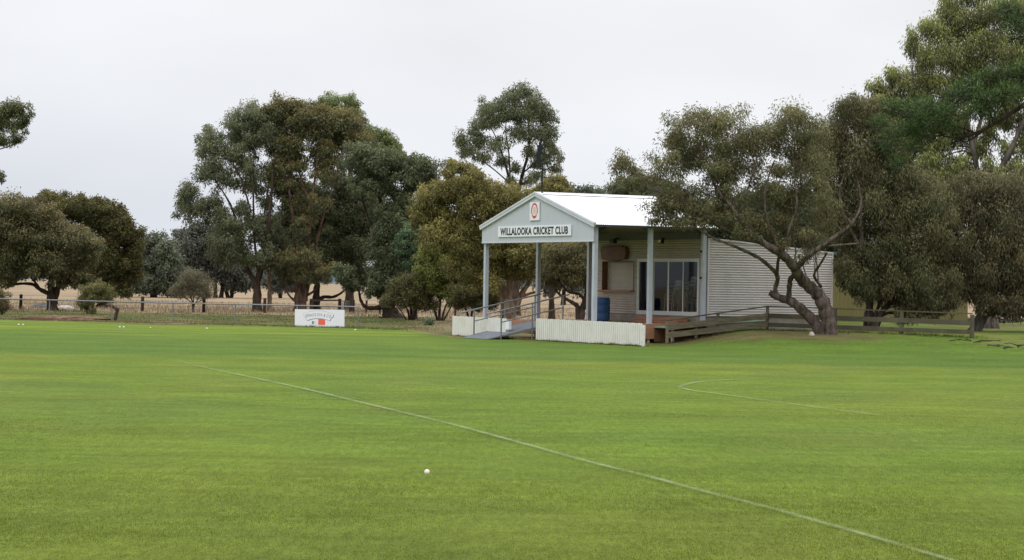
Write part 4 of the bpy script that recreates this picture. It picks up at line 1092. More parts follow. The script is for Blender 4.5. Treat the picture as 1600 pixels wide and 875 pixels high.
# palettes: base leaf, second leaf, tip (new growth with top light painted in)
P_GREY = OL((0.062, 0.072, 0.042), (0.088, 0.094, 0.058), (0.125, 0.130, 0.085))
P_RUST = OL((0.064, 0.072, 0.040), (0.078, 0.080, 0.045), (0.140, 0.108, 0.048))
P_DARK = OL((0.050, 0.060, 0.036), (0.068, 0.076, 0.046), (0.096, 0.102, 0.060))
P_GOLD = OL((0.082, 0.083, 0.032), (0.112, 0.096, 0.036), (0.190, 0.158, 0.062))
P_MAIN = OL((0.066, 0.072, 0.036), (0.100, 0.078, 0.044), (0.135, 0.125, 0.068))
P_YEL = OL((0.066, 0.074, 0.030), (0.095, 0.092, 0.046), (0.190, 0.195, 0.070))
P_LIME = OL((0.075, 0.085, 0.026), (0.105, 0.110, 0.036), (0.190, 0.190, 0.060))
P_BLUE = OL((0.050, 0.078, 0.045), (0.068, 0.092, 0.055), (0.095, 0.130, 0.080))
P_PINE = OL((0.014, 0.024, 0.010), (0.026, 0.040, 0.013), (0.060, 0.092, 0.032))
P_FAR = OL((0.070, 0.080, 0.064), (0.084, 0.092, 0.072), (0.088, 0.096, 0.076))  # distance haze mixed into the leaf colours
P_FARD = OL((0.058, 0.062, 0.058), (0.070, 0.072, 0.066), (0.076, 0.076, 0.070))  # darker set, also greyed in colour for haze
P_BRN = OL((0.068, 0.066, 0.040), (0.105, 0.076, 0.048), (0.130, 0.115, 0.068))

# left pair
tree('gum_tree', 'broad olive gum tree with a forked black trunk at the far left', 'tree', (82, 485),
     [[(82, 485, .55), (80, 462, .42), (80, 440, .33), (82, 410, .22), (78, 375, .12)], [(85, 475, .3), (90, 450, .26), (98, 425, .16), (108, 400, .1)],
      [(77, 459, .26), (62, 452, .2), (50, 444, .16), (25, 444, .12), (8, 451, .06)], [(62, 452, .15), (54, 440, .12), (44, 428, .08)], [(80, 430, .2), (60, 400, .14), (30, 370, .08)]],
     [(18, 325, 28, 20), (42, 331, 26, 20), (62, 342, 26, 20), (76, 357, 28, 22), (48, 363, 30, 22), (18, 354, 30, 24), (98, 375, 26, 18), (125, 370, 20, 13), (140, 382, 17, 13), (131, 394, 20, 14), (113, 405, 26, 18), (80, 399, 28, 22), (53, 399, 28, 22), (18, 384, 28, 24), (12, 420, 28, 18), (33, 417, 24, 16), (74, 420, 24, 14), (100, 428, 24, 15), (-30, 365, 34, 30), (-40, 410, 34, 26), (6, 438, 18, 10), (119, 440, 16, 10), (126, 428, 14, 12)],
     OL((0.060, 0.066, 0.034), (0.088, 0.078, 0.040), (0.130, 0.105, 0.058)), leaf=(.24, .085), dens=4.6, sub=.75, group='gum trees beyond the left rail')
tree('wattle_tree', 'dense dark rounded tree behind the broad left gum', 'tree', (160, 482),
     [[(160, 482, .5), (160, 440, .4), (165, 390, .25), (150, 345, .12)], [(160, 440, .25), (190, 400, .15), (195, 370, .08)], [(160, 430, .25), (120, 380, .15), (90, 340, .08)]],
     [(74, 312, 18, 10), (59, 320, 18, 10), (89, 325, 24, 16), (116, 324, 22, 15), (131, 330, 24, 16), (154, 329, 22, 15), (178, 335, 18, 13), (140, 345, 26, 20), (166, 348, 28, 20), (188, 348, 16, 16), (193, 366, 20, 18), (209, 374, 11, 13), (178, 374, 28, 20), (206, 391, 13, 14), (202, 410, 17, 16), (184, 408, 26, 20), (160, 395, 26, 20), (166, 423, 28, 20), (190, 430, 22, 16), (211, 428, 8, 10), (184, 449, 20, 12), (154, 430, 24, 18), (150, 446, 18, 10)],
     OL((0.040, 0.044, 0.018), (0.054, 0.052, 0.022), (0.092, 0.078, 0.032)), leaf=(.24, .09), dens=5.5, sub=.7, D=158, droop=.3)
# overhanging tree at the very left
tree('gum_tree', 'partly seen gum tree whose leafy boughs reach in high at the left border', 'tree', (-120, 500),
     [[(-120, 500, .5), (-118, 400, .4), (-100, 300, .3), (-70, 240, .2), (-30, 205, .1), (5, 190, .04)], [(-85, 265, .15), (-40, 245, .08), (14, 229, .03)], [(-100, 300, .15), (-60, 290, .1), (0, 275, .04)]],
     [(20, 170, 17, 14), (30, 176, 12, 12), (8, 178, 20, 15), (37, 184, 9, 9), (40, 197, 7, 9), (6, 194, 16, 12), (27, 197, 10, 9), (20, 216, 12, 10), (4, 220, 13, 11), (0, 276, 7, 9), (-30, 190, 30, 26), (-60, 230, 34, 30), (-50, 285, 34, 28), (-110, 220, 36, 34), (-150, 280, 36, 36), (-110, 300, 34, 30), (-40, 330, 30, 25)],
     OL((0.050, 0.055, 0.030), (0.072, 0.076, 0.040), (0.115, 0.115, 0.055)), leaf=(.2, .055), dens=2.6, D=112, sub=.42, layers=1, gap=.2)
# mid-distance trees
tree('gum_tree', 'hazy grey-green tree in the paddock right of the dark rounded tree', 'tree', (240, 462), [[(240, 462, .5), (240, 430, .4), (245, 395, .2)]],
     [(240, 381, 24, 13), (222, 396, 18, 16), (256, 398, 24, 20), (238, 412, 28, 20), (222, 428, 20, 20), (262, 425, 24, 20), (242, 442, 28, 16), (277, 436, 16, 16), (222, 447, 18, 10), (272, 450, 18, 9), (292, 444, 20, 14)],
     P_FAR, leaf=(.42, .2), dens=4.5, D=255, sub=1.2, group='hazy paddock trees')
tree('gum_tree', 'distant dark grey tree clump with several bare trunks in the dry paddock', 'tree', (336, 463),
     [[(325, 462, .35), (322, 440, .3), (310, 410, .2)], [(336, 463, .4), (336, 440, .3), (330, 400, .2)], [(345, 462, .4), (350, 430, .3), (355, 390, .2)], [(357, 461, .35), (352, 440, .3), (365, 415, .2)], [(361, 461, .3), (366, 445, .3), (380, 420, .2)]],
     [(290, 374, 16, 15), (310, 364, 18, 12), (335, 366, 22, 13), (360, 376, 22, 16), (298, 394, 22, 18), (330, 392, 28, 20), (362, 402, 24, 20), (312, 418, 24, 16), (345, 424, 28, 16), (380, 420, 20, 18), (366, 440, 16, 10), (392, 436, 14, 12), (300, 412, 18, 14), (372, 448, 10, 6)],
     P_FARD, leaf=(.42, .2), dens=4.2, D=265, sub=1.2, group='hazy paddock trees')
tree('gum_tree', 'small hazy tree far off between the single trunk and pale trunk', 'tree', (440, 465), [[(438, 465, .3), (438, 445, .25), (436, 425, .1)]],
     [(438, 425, 22, 14), (425, 436, 14, 12), (452, 436, 18, 14), (440, 446, 22, 9)], P_FARD, leaf=(.42, .2), dens=4, D=275, sub=1.1, group='hazy paddock trees')
for k, (px, D_, lb) in enumerate(((640, 300, 'hazy far tree low behind the grey shrub'), (770, 290, 'hazy far tree glimpsed left under the shelter roof'), (880, 240, 'bluish far tree glimpsed through the open shelter'), (920, 330, 'tree top just peeping over the white roof ridge'))):
    if px == 920:
        pf = [(918, 299, 15, 7), (908, 303, 9, 5), (930, 303, 8, 5), (900, 330, 40, 30), (940, 340, 40, 36)]
    else: pf = [(px, 425, 30, 16), (px - 26, 438, 22, 14), (px + 26, 438, 24, 14), (px, 446, 34, 12)]
    tree('gum_tree', lb, 'tree', (px, 460), [[(px, 459, .35), (px + 2, 440, .3), (px, 320 if px == 920 else 425, .2)]], pf, P_FARD if px != 920 else P_FAR, leaf=(.45, .22), dens=3.6, D=D_, sub=1.2, group='hazy paddock trees')
# shrubs by the rail
tree('shrub', 'brownish shrub cut off by the left picture border', 'shrub', (2, 492), [[(-2, 492, .1), (-3, 480, .08), (-5, 462, .04)], [(2, 492, .08), (6, 478, .05), (8, 468, .03)]],
     [(-4, 462, 14, 13), (4, 474, 10, 11), (-14, 475, 14, 14), (0, 484, 8, 5), (8, 480, 7, 8)], OL((.06, .06, .028), (.1, .07, .038), (.12, .1, .05)), leaf=(.14, .05), dens=3.2, sub=.3, droop=.2, gap=.2, puffscale=1.08)
tree('shrub', 'round olive shrub on short stems beside the bent bough', 'shrub', (146, 491), [[(143, 491, .1), (144, 480, .08), (148, 468, .05)], [(136, 488, .06), (135, 478, .05), (130, 470, .03)], [(150, 478, .08), (160, 474, .06), (170, 468, .04)]],
     [(150, 451, 17, 10), (136, 459, 14, 12), (164, 457, 14, 12), (150, 465, 20, 12), (128, 469, 8, 10), (170, 466, 9, 9), (134, 479, 8, 10), (144, 484, 6, 8)], OL((.06, .07, .03), (.095, .085, .04), (.14, .12, .055)), leaf=(.14, .05), dens=3.4, sub=.3, droop=.2, gap=.2, puffscale=1.08)
tree('sapling', 'sparse grey-brown sapling with thin fanned stems before the hazy trees', 'tree', (302, 488),
     [[(302, 488, .14), (301, 474, .1), (296, 460, .05), (288, 445, .03)], [(302, 480, .07), (310, 466, .04), (320, 455, .02)], [(301, 475, .06), (288, 464, .04), (274, 458, .02)], [(302, 474, .06), (303, 455, .04), (304, 435, .02)], [(302, 476, .06), (313, 470, .04), (328, 463, .02)]],
     [(290, 445, 20, 10), (312, 446, 20, 11), (275, 457, 13, 6), (326, 457, 13, 7), (300, 433, 20, 10), (300, 458, 22, 8)], OL((.075, .07, .05), (.10, .085, .06), (.12, .105, .075)), leaf=(.13, .04), dens=1.7, sub=.35, bark='bark_grey', twigs_=8)
# the big central group
tree('gum_tree', 'tall grey-green gum with a single straight dark trunk and airy boughs', 'tree', (401, 487),
     [[(401, 487, .52), (402, 460, .42), (402, 440, .36), (412, 405, .26), (420, 350, .2), (424, 300, .14), (428, 250, .08)], [(400, 440, .24), (384, 415, .2), (376, 370, .15), (360, 320, .11), (338, 285, .05)], [(404, 430, .15), (398, 380, .13), (396, 320, .1), (396, 260, .06), (400, 215, .04)], [(376, 370, .1), (350, 345, .08), (315, 325, .04)], [(392, 330, .1), (372, 270, .07), (340, 235, .04)]],
     [(327, 213, 17, 14), (321, 235, 17, 14), (336, 258, 20, 16), (318, 274, 16, 12), (295, 296, 14, 13), (289, 316, 12, 13), (304, 330, 22, 16), (334, 322, 24, 18), (343, 343, 24, 16), (366, 190, 16, 15), (388, 176, 20, 14), (404, 192, 24, 18), (372, 213, 22, 18), (396, 218, 26, 18), (372, 248, 22, 18), (391, 264, 20, 17), (358, 280, 16, 16), (394, 293, 18, 16), (378, 325, 12, 14), (418, 216, 20, 18), (360, 363, 28, 18), (394, 352, 20, 16), (350, 382, 26, 18), (414, 366, 18, 14), (380, 405, 26, 16), (350, 400, 20, 14), (350, 235, 16, 14), (420, 400, 20, 16)],
     P_GREY, leaf=(.24, .075), dens=2.8, sub=.58, front=1.5, gap=.08, group='tall gums of the central grove')
tree('gum_tree', 'slender pale-trunked gum standing just right of the single dark trunk', 'tree', (421, 487),
     [[(421, 487, .26), (421, 460, .22), (420, 430, .18), (414, 410, .14), (410, 360, .1), (418, 300, .08), (424, 260, .05)], [(420, 430, .12), (432, 390, .1), (440, 330, .07), (445, 280, .05)]],
     [(430, 405, 20, 16), (436, 380, 20, 16), (422, 352, 16, 14), (440, 295, 16, 16), (424, 268, 16, 14), (418, 320, 12, 12), (448, 320, 10, 12)],
     P_GREY, leaf=(.24, .07), dens=2.6, sub=.55, bark='bark_pale', group='tall gums of the central grove')
tree('gum_tree', 'tall rusty-topped gum with several reddish stems from one base', 'tree', (470, 488),
     [[(468, 489, .62), (467, 465, .5), (464, 430, .3), (460, 380, .22), (456, 330, .16), (450, 280, .12), (452, 235, .07)], [(472, 488, .5), (474, 460, .4), (477, 420, .28), (482, 370, .22), (486, 320, .17), (494, 265, .12), (498, 220, .07)], [(476, 470, .3), (484, 430, .22), (494, 380, .17), (506, 335, .13), (522, 285, .09), (534, 240, .06)],
      [(464, 455, .2), (450, 452, .17), (444, 447, .13), (440, 430, .08)], [(460, 470, .13), (452, 462, .1), (446, 452, .06)], [(478, 462, .16), (490, 455, .13), (497, 442, .08)], [(486, 320, .1), (470, 280, .08), (465, 250, .05)]],
     [(439, 166, 19, 13), (424, 184, 22, 18), (458, 170, 22, 14), (484, 180, 26, 14), (456, 196, 26, 18), (510, 182, 26, 14), (534, 188, 25, 15), (484, 204, 28, 18), (514, 206, 28, 18), (546, 202, 24, 17), (558, 218, 20, 16), (456, 228, 20, 16), (536, 230, 22, 16), (450, 244, 18, 14), (438, 262, 20, 15), (466, 258, 16, 12), (506, 235, 18, 13), (464, 292, 16, 16), (437, 285, 15, 15), (518, 256, 20, 14), (505, 272, 15, 14), (438, 225, 16, 16), (452, 405, 18, 14), (484, 398, 18, 16), (468, 425, 16, 12), (505, 425, 18, 12), (474, 345, 16, 16), (500, 318, 16, 14), (455, 318, 14, 12)],
     P_RUST, leaf=(.24, .08), dens=4.3, sub=.7, bark='bark_red', limbscale=.8, front=1.5, group='tall gums of the central grove')
tree('gum_tree', 'dark low-crowned gum with a limb bending right above the sponsor sign', 'tree', (495, 486),
     [[(494, 486, .46), (494, 465, .4), (496, 440, .3), (502, 400, .22), (510, 350, .14)], [(496, 470, .26), (506, 464, .2), (520, 464, .17), (534, 457, .12), (546, 444, .07)], [(498, 430, .2), (520, 390, .14), (545, 350, .08)], [(498, 430, .2), (480, 390, .14), (465, 350, .08)]],
     [(484, 320, 22, 16), (506, 316, 24, 16), (532, 308, 26, 18), (558, 300, 26, 18), (580, 312, 26, 18), (484, 346, 26, 18), (516, 350, 30, 20), (554, 344, 30, 20), (586, 350, 26, 20), (454, 352, 24, 18), (439, 346, 16, 14), (441, 376, 24, 18), (478, 376, 28, 18), (516, 378, 30, 20), (554, 376, 30, 20), (590, 380, 26, 20), (450, 402, 22, 14), (480, 408, 28, 16), (518, 408, 28, 18), (556, 408, 28, 18), (575, 432, 18, 14), (552, 434, 16, 12), (500, 428, 18, 10), (535, 290, 16, 12), (440, 424, 14, 14), (460, 436, 14, 8), (470, 385, 26, 18), (500, 330, 22, 18), (460, 330, 20, 16), (490, 298, 20, 14), (530, 280, 20, 14), (500, 392, 26, 16), (470, 362, 24, 16), (545, 330, 26, 18)],
     P_DARK, leaf=(.24, .085), dens=4.2, sub=.7, group='tall gums of the central grove')
tree('gum_tree', 'pale green gum top showing above and behind the rusty-topped crown', 'tree', (545, 484),
     [[(545, 484, .5), (548, 400, .35), (550, 300, .25), (540, 230, .15), (530, 180, .08)], [(550, 300, .2), (575, 250, .12), (600, 225, .06)]],
     [(519, 157, 13, 11), (504, 164, 12, 9), (546, 161, 15, 10), (548, 173, 14, 11), (562, 186, 9, 9), (590, 212, 16, 11), (606, 222, 14, 10), (618, 234, 10, 9), (578, 204, 10, 8), (528, 172, 12, 10), (600, 236, 16, 12), (570, 215, 16, 12), (534, 180, 18, 12)],
     OL((.07, .085, .035), (.09, .10, .045), (.14, .165, .07)), leaf=(.24, .075), dens=3.4, sub=.5, D=166, group='tall gums of the central grove')
tree('gum_tree', 'massive dark gum with a swollen base and a limb curling up at its left', 'tree', (612, 497),
     [[(613, 497, .95), (609, 487, .7), (605, 470, .55), (602, 440, .4), (600, 400, .3), (600, 350, .22), (592, 300, .14), (585, 260, .08)], [(603, 478, .26), (588, 481, .22), (572, 480, .18), (564, 470, .14), (561, 456, .1), (560, 440, .06)], [(602, 430, .25), (620, 380, .17), (632, 320, .1), (640, 280, .06)], [(601, 400, .2), (575, 340, .12), (560, 290, .07)]],
     [(566, 236, 20, 14), (590, 250, 24, 16), (552, 256, 22, 16), (618, 250, 22, 14), (612, 266, 24, 16), (644, 254, 20, 11), (666, 262, 17, 13), (638, 272, 22, 14), (656, 284, 20, 14), (580, 272, 22, 16), (600, 292, 18, 12), (630, 306, 18, 14), (572, 292, 20, 14), (620, 326, 20, 16), (600, 332, 22, 16), (612, 356, 26, 20), (600, 386, 26, 20), (624, 396, 24, 20), (604, 418, 26, 18), (640, 336, 16, 16), (590, 440, 20, 14), (618, 436, 20, 16), (604, 455, 16, 12), (672, 280, 12, 12), (540, 430, 14, 14), (545, 448, 13, 8), (583, 456, 12, 8)],
     P_DARK, leaf=(.22, .08), dens=4.2, sub=.65, group='tall gums of the central grove')
# golden tree and neighbours, left of the pavilion
tree('gum_tree', 'golden olive gum with twisted pale tan limbs behind the shelter', 'tree', (800, 499),
     [[(794, 499, .75), (793, 485, .6), (789, 465, .4), (783, 448, .3), (774, 428, .22), (762, 413, .17), (750, 408, .1)], [(797, 492, .5), (798, 470, .36), (796, 445, .25), (798, 420, .18), (795, 390, .1)], [(800, 485, .4), (812, 465, .26), (822, 448, .2), (835, 432, .14), (850, 420, .09)], [(812, 465, .14), (830, 458, .11), (848, 455, .06)], [(774, 428, .12), (785, 420, .1), (800, 428, .06)], [(789, 465, .2), (768, 455, .12), (745, 445, .08), (735, 430, .05)], [(796, 440, .2), (770, 380, .15), (740, 330, .1), (720, 290, .06)], [(797, 420, .2), (795, 360, .12), (790, 320, .08)]],
     [(719, 262, 18, 13), (740, 272, 16, 11), (690, 296, 20, 14), (660, 314, 17, 16), (702, 304, 24, 18), (728, 294, 24, 18), (760, 300, 26, 17), (790, 304, 24, 16), (806, 318, 20, 16), (742, 320, 28, 18), (774, 334, 28, 20), (692, 338, 26, 18), (660, 338, 16, 14), (720, 356, 28, 20), (752, 366, 28, 22), (684, 374, 26, 18), (736, 392, 28, 20), (765, 400, 24, 20), (716, 410, 24, 18), (700, 268, 10, 8), (790, 355, 25, 18), (800, 400, 24, 14), (830, 402, 26, 14), (862, 398, 22, 16), (820, 425, 14, 12), (770, 440, 16, 14), (745, 440, 18, 20), (848, 408, 18, 10), (780, 385, 22, 16), (810, 382, 22, 14), (840, 384, 22, 14), (870, 384, 24, 14), (900, 386, 22, 14), (825, 412, 20, 12), (790, 425, 20, 12), (765, 420, 18, 16), (780, 362, 24, 16), (800, 372, 24, 14)],
     P_GOLD, leaf=(.19, .07), dens=4.4, D=118, sub=.5, bark='bark_pale', group='trees behind the pavilion', branch_r=.06)
tree('small_tree', 'fresh yellow-green bushy tree on a fan of thin stems beside the shelter', 'tree', (686, 501),
     [[(684, 501, .12), (680, 488, .09), (672, 470, .06)], [(686, 501, .14), (687, 480, .1), (690, 450, .06)], [(689, 500, .1), (694, 485, .08), (702, 465, .05)], [(690, 500, .1), (700, 488, .06), (714, 462, .04)]],
     [(664, 402, 13, 12), (680, 392, 16, 13), (702, 392, 18, 14), (718, 404, 16, 13), (676, 412, 22, 17), (702, 412, 22, 18), (722, 426, 18, 15), (736, 424, 10, 11), (668, 430, 17, 16), (692, 434, 22, 18), (714, 444, 18, 13), (676, 450, 18, 12), (700, 458, 16, 10)],
     P_LIME, leaf=(.18, .065), dens=4.4, sub=.42, group='multi-stemmed small trees left of the pavilion')
tree('small_tree', 'dull olive multi-stemmed bush in front of the massive dark gum', 'tree', (643, 500),
     [[(640, 500, .11), (637, 485, .08), (626, 465, .05)], [(643, 500, .13), (642, 480, .1), (640, 455, .05)], [(645, 500, .1), (650, 484, .08), (660, 462, .05)], [(637, 499, .07), (628, 488, .05), (616, 474, .03)]],
     [(618, 452, 15, 12), (640, 440, 20, 12), (660, 447, 20, 14), (630, 460, 22, 14), (652, 464, 24, 15), (674, 460, 15, 13), (610, 468, 12, 10), (640, 476, 20, 8), (668, 476, 16, 8)],
     OL((.065, .066, .032), (.088, .078, .040), (.115, .105, .052)), leaf=(.17, .05), dens=3.6, sub=.42, group='multi-stemmed small trees left of the pavilion', droop=.1)
tree('small_tree', 'dark olive bush half hidden behind the left corner post of the shelter', 'tree', (734, 500),
     [[(734, 500, .1), (728, 484, .08), (716, 470, .05)], [(736, 500, .1), (738, 480, .08), (742, 455, .05)]],
     [(724, 458, 16, 14), (742, 450, 18, 15), (760, 458, 14, 16), (732, 474, 18, 10), (752, 474, 16, 12), (770, 470, 10, 12), (755, 435, 14, 12), (712, 472, 10, 8)],
     OL((.055, .060, .026), (.080, .072, .034), (.105, .095, .045)), leaf=(.17, .05), dens=3.6, sub=.4, D=124, group='multi-stemmed small trees left of the pavilion', droop=.1)
tree('small_tree', 'blue-green leafy tree tucked between the dark gum and the golden gum', 'tree', (648, 493), [[(648, 493, .2), (648, 440, .15), (646, 390, .1), (645, 365, .05)]],
     [(645, 362, 18, 12), (633, 374, 14, 12), (658, 366, 14, 12), (645, 384, 20, 14), (660, 395, 16, 14), (632, 396, 12, 14), (650, 410, 18, 12)],
     P_BLUE, leaf=(.2, .07), dens=4.2, sub=.5, D=130)
tree('small_plant', 'low grey-green tuft on the verge before the thin-stemmed trees', 'plant', (669, 508), [[(669, 508, .02), (669, 504, .015), (668, 500, .01)]],
     [(666, 503, 5, 4), (672, 503, 5, 4), (669, 500, 4, 3)], P_BLUE, leaf=(.12, .04), dens=3, sub=.15)
tree('gum_tree', 'tall airy gum with slender dark limbs rising behind the golden tree', 'tree', (806, 490),
     [[(806, 490, .4), (806, 400, .34), (806, 330, .28), (811, 296, .22), (817, 270, .17), (826, 235, .12), (826, 195, .08), (820, 160, .04)], [(808, 318, .2), (798, 288, .14), (788, 252, .1), (778, 222, .07), (765, 195, .04)], [(797, 284, .1), (795, 240, .08), (790, 200, .05), (796, 165, .03)], [(817, 270, .1), (838, 250, .07), (852, 215, .04)], [(812, 290, .1), (840, 272, .06), (866, 258, .03)], [(798, 288, .08), (768, 262, .06), (735, 240, .03)]],
     [(815, 141, 14, 11), (800, 152, 17, 13), (830, 156, 17, 13), (782, 168, 13, 12), (760, 172, 16, 13), (751, 190, 14, 13), (776, 192, 15, 13), (800, 180, 18, 14), (826, 178, 20, 15), (850, 180, 17, 14), (858, 204, 14, 14), (836, 208, 17, 14), (810, 208, 15, 12), (722, 219, 11, 12), (731, 238, 14, 10), (750, 222, 14, 11), (778, 226, 13, 11), (756, 246, 12, 9), (864, 240, 11, 13), (846, 252, 14, 12), (786, 252, 10, 9), (868, 264, 7, 9), (806, 262, 9, 8), (828, 236, 12, 10), (740, 206, 10, 8), (830, 280, 10, 9), (800, 282, 9, 7), (858, 224, 10, 10), (845, 272, 9, 7)],
     P_GREY, leaf=(.22, .07), dens=2.7, D=150, sub=.42, bark='bark_dark', group='trees behind the pavilion')
tree('small_tree', 'rounded olive treetop just above the gable peak', 'tree', (862, 495), [[(862, 495, .25), (862, 400, .18), (862, 310, .1)]],
     [(862, 286, 18, 11), (850, 295, 14, 9), (876, 294, 11, 10), (862, 302, 24, 10), (828, 302, 12, 7), (845, 315, 26, 14), (880, 320, 20, 16)],
     P_GOLD, leaf=(.19, .07), dens=4.2, D=128, sub=.42, group='trees behind the pavilion')
tree('gum_tree', 'black-stemmed forking tree framed under the shelter roof', 'tree', (906, 503),
     [[(906, 503, .34), (908, 490, .28), (912, 475, .22), (916, 460, .17), (917, 445, .13), (914, 425, .07)], [(904, 500, .26), (903, 482, .2), (896, 474, .16), (886, 468, .12), (874, 460, .09), (866, 450, .06)], [(913, 468, .12), (903, 459, .1), (890, 457, .09), (880, 448, .07), (872, 436, .04)], [(916, 455, .1), (928, 440, .08), (935, 420, .05)]],
     [(868, 400, 22, 15), (892, 396, 24, 16), (885, 414, 26, 16), (908, 420, 20, 18), (925, 410, 18, 18), (872, 424, 16, 12), (900, 436, 16, 10), (920, 436, 12, 12), (862, 440, 10, 7), (850, 430, 12, 9)],
     OL((.050, .052, .026), (.078, .064, .032), (.10, .085, .042)), leaf=(.17, .06), dens=3.6, D=112, sub=.42, group='trees behind the pavilion')
tree('gum_tree', 'dark olive tree behind the right end of the white roof', 'tree', (1010, 495), [[(1010, 495, .4), (1010, 400, .3), (1008, 310, .15)], [(1010, 400, .2), (975, 320, .1)]],
     [(972, 291, 16, 9), (992, 286, 20, 10), (1018, 290, 22, 14), (985, 302, 30, 12), (1030, 310, 28, 18), (1060, 330, 34, 24), (1000, 330, 30, 20), (960, 302, 8, 5)],
     P_DARK, leaf=(.2, .07), dens=4.4, D=125, sub=.5, group='trees behind the pavilion')
tree('gum_tree', 'dark shadowy tree filling the gap above the cream side wall', 'tree', (1190, 500), [[(1190, 500, .4), (1190, 400, .3), (1188, 340, .15)], [(1190, 400, .2), (1250, 350, .1)], [(1190, 400, .2), (1130, 350, .1)]],
     [(1120, 346, 32, 22), (1165, 340, 34, 24), (1205, 345, 34, 28), (1250, 340, 34, 30), (1290, 345, 34, 32), (1150, 372, 34, 22), (1200, 375, 34, 24), (1250, 380, 34, 26), (1295, 378, 30, 26), (1110, 372, 26, 18), (1330, 390, 30, 24), (1180, 315, 30, 20), (1270, 310, 30, 20)],
     P_DARK, leaf=(.2, .07), dens=3.6, gain=.6, D=104, sub=.5, group='trees behind the pavilion')  # low gain paints this background foliage as if in deep shade

# right-hand trees
tree('gum_tree', 'large leaning gum with two twisting trunks overhanging the cream clubroom wall', 'tree', (1290, 522),
     [[(1296, 522, .46), (1294, 505, .42), (1288, 480, .38), (1279, 461, .34), (1264, 447, .30), (1250, 434, .28), (1240, 416, .25), (1222, 398, .21), (1196, 382, .17), (1172, 362, .13), (1150, 332, .10), (1122, 298, .07), (1105, 262, .04)],
      [(1284, 522, .34), (1276, 508, .30), (1256, 487, .25), (1238, 472, .22), (1220, 466, .19), (1202, 457, .15)],
      [(1214, 464, .15), (1211, 452, .13), (1215, 434, .11), (1206, 420, .10), (1187, 404, .09), (1166, 393, .08), (1138, 381, .07), (1112, 371, .06), (1084, 354, .045), (1050, 338, .03), (1018, 346, .015)],
      [(1232, 471, .16), (1233, 452, .14), (1235, 436, .13), (1243, 428, .12)], [(1214, 436, .09), (1216, 405, .08), (1226, 384, .075), (1234, 355, .06), (1245, 320, .045), (1240, 270, .03), (1238, 220, .02)],
      [(1245, 418, .17), (1264, 399, .14), (1284, 385, .12), (1307, 368, .10), (1330, 350, .07), (1345, 320, .05), (1340, 280, .03)], [(1284, 385, .07), (1310, 383, .06), (1345, 380, .04)], [(1283, 448, .09), (1272, 430, .07), (1282, 412, .06), (1292, 395, .04)],
      [(1196, 382, .09), (1160, 372, .07), (1120, 350, .05), (1070, 320, .035), (1030, 300, .02)], [(1150, 332, .06), (1170, 290, .045), (1185, 240, .03)], [(1222, 398, .1), (1200, 350, .07), (1195, 300, .05), (1210, 250, .03)]],
     [(974, 260, 20, 18), (1000, 283, 24, 17), (1042, 268, 28, 22), (1058, 215, 26, 24), (1092, 190, 34, 24), (1138, 196, 36, 26), (1182, 222, 32, 28), (1110, 240, 40, 28), (1158, 268, 38, 28), (1066, 298, 32, 20), (1034, 322, 24, 16), (1092, 326, 32, 18), (1132, 312, 34, 22), (1238, 186, 30, 24), (1222, 222, 30, 26), (1252, 250, 32, 28), (1198, 305, 32, 22), (1244, 316, 30, 24), (1222, 378, 12, 12), (1262, 372, 18, 20), (1036, 345, 22, 9), (1062, 348, 18, 8), (1262, 395, 10, 12), (1070, 245, 26, 22), (1212, 270, 28, 20), (1270, 290, 28, 24), (1165, 362, 20, 10), (1285, 362, 18, 20), (1207, 364, 14, 10), (1078, 343, 20, 11), (1108, 340, 22, 14), (1150, 340, 26, 16), (1050, 322, 24, 16), (1180, 345, 24, 16), (1226, 345, 22, 16), (1125, 275, 26, 20), (1150, 225, 26, 20), (1265, 215, 26, 22), (1290, 330, 24, 20)],
     P_MAIN, leaf=(.15, .042), dens=2.15, gain=.95, front=1.6, limbscale=1.12, sub=.40, bark='bark_main', gap=.2, layers=2, depth=.5, twigs_=7, branch_r=.045, group='gums beside the clubroom')
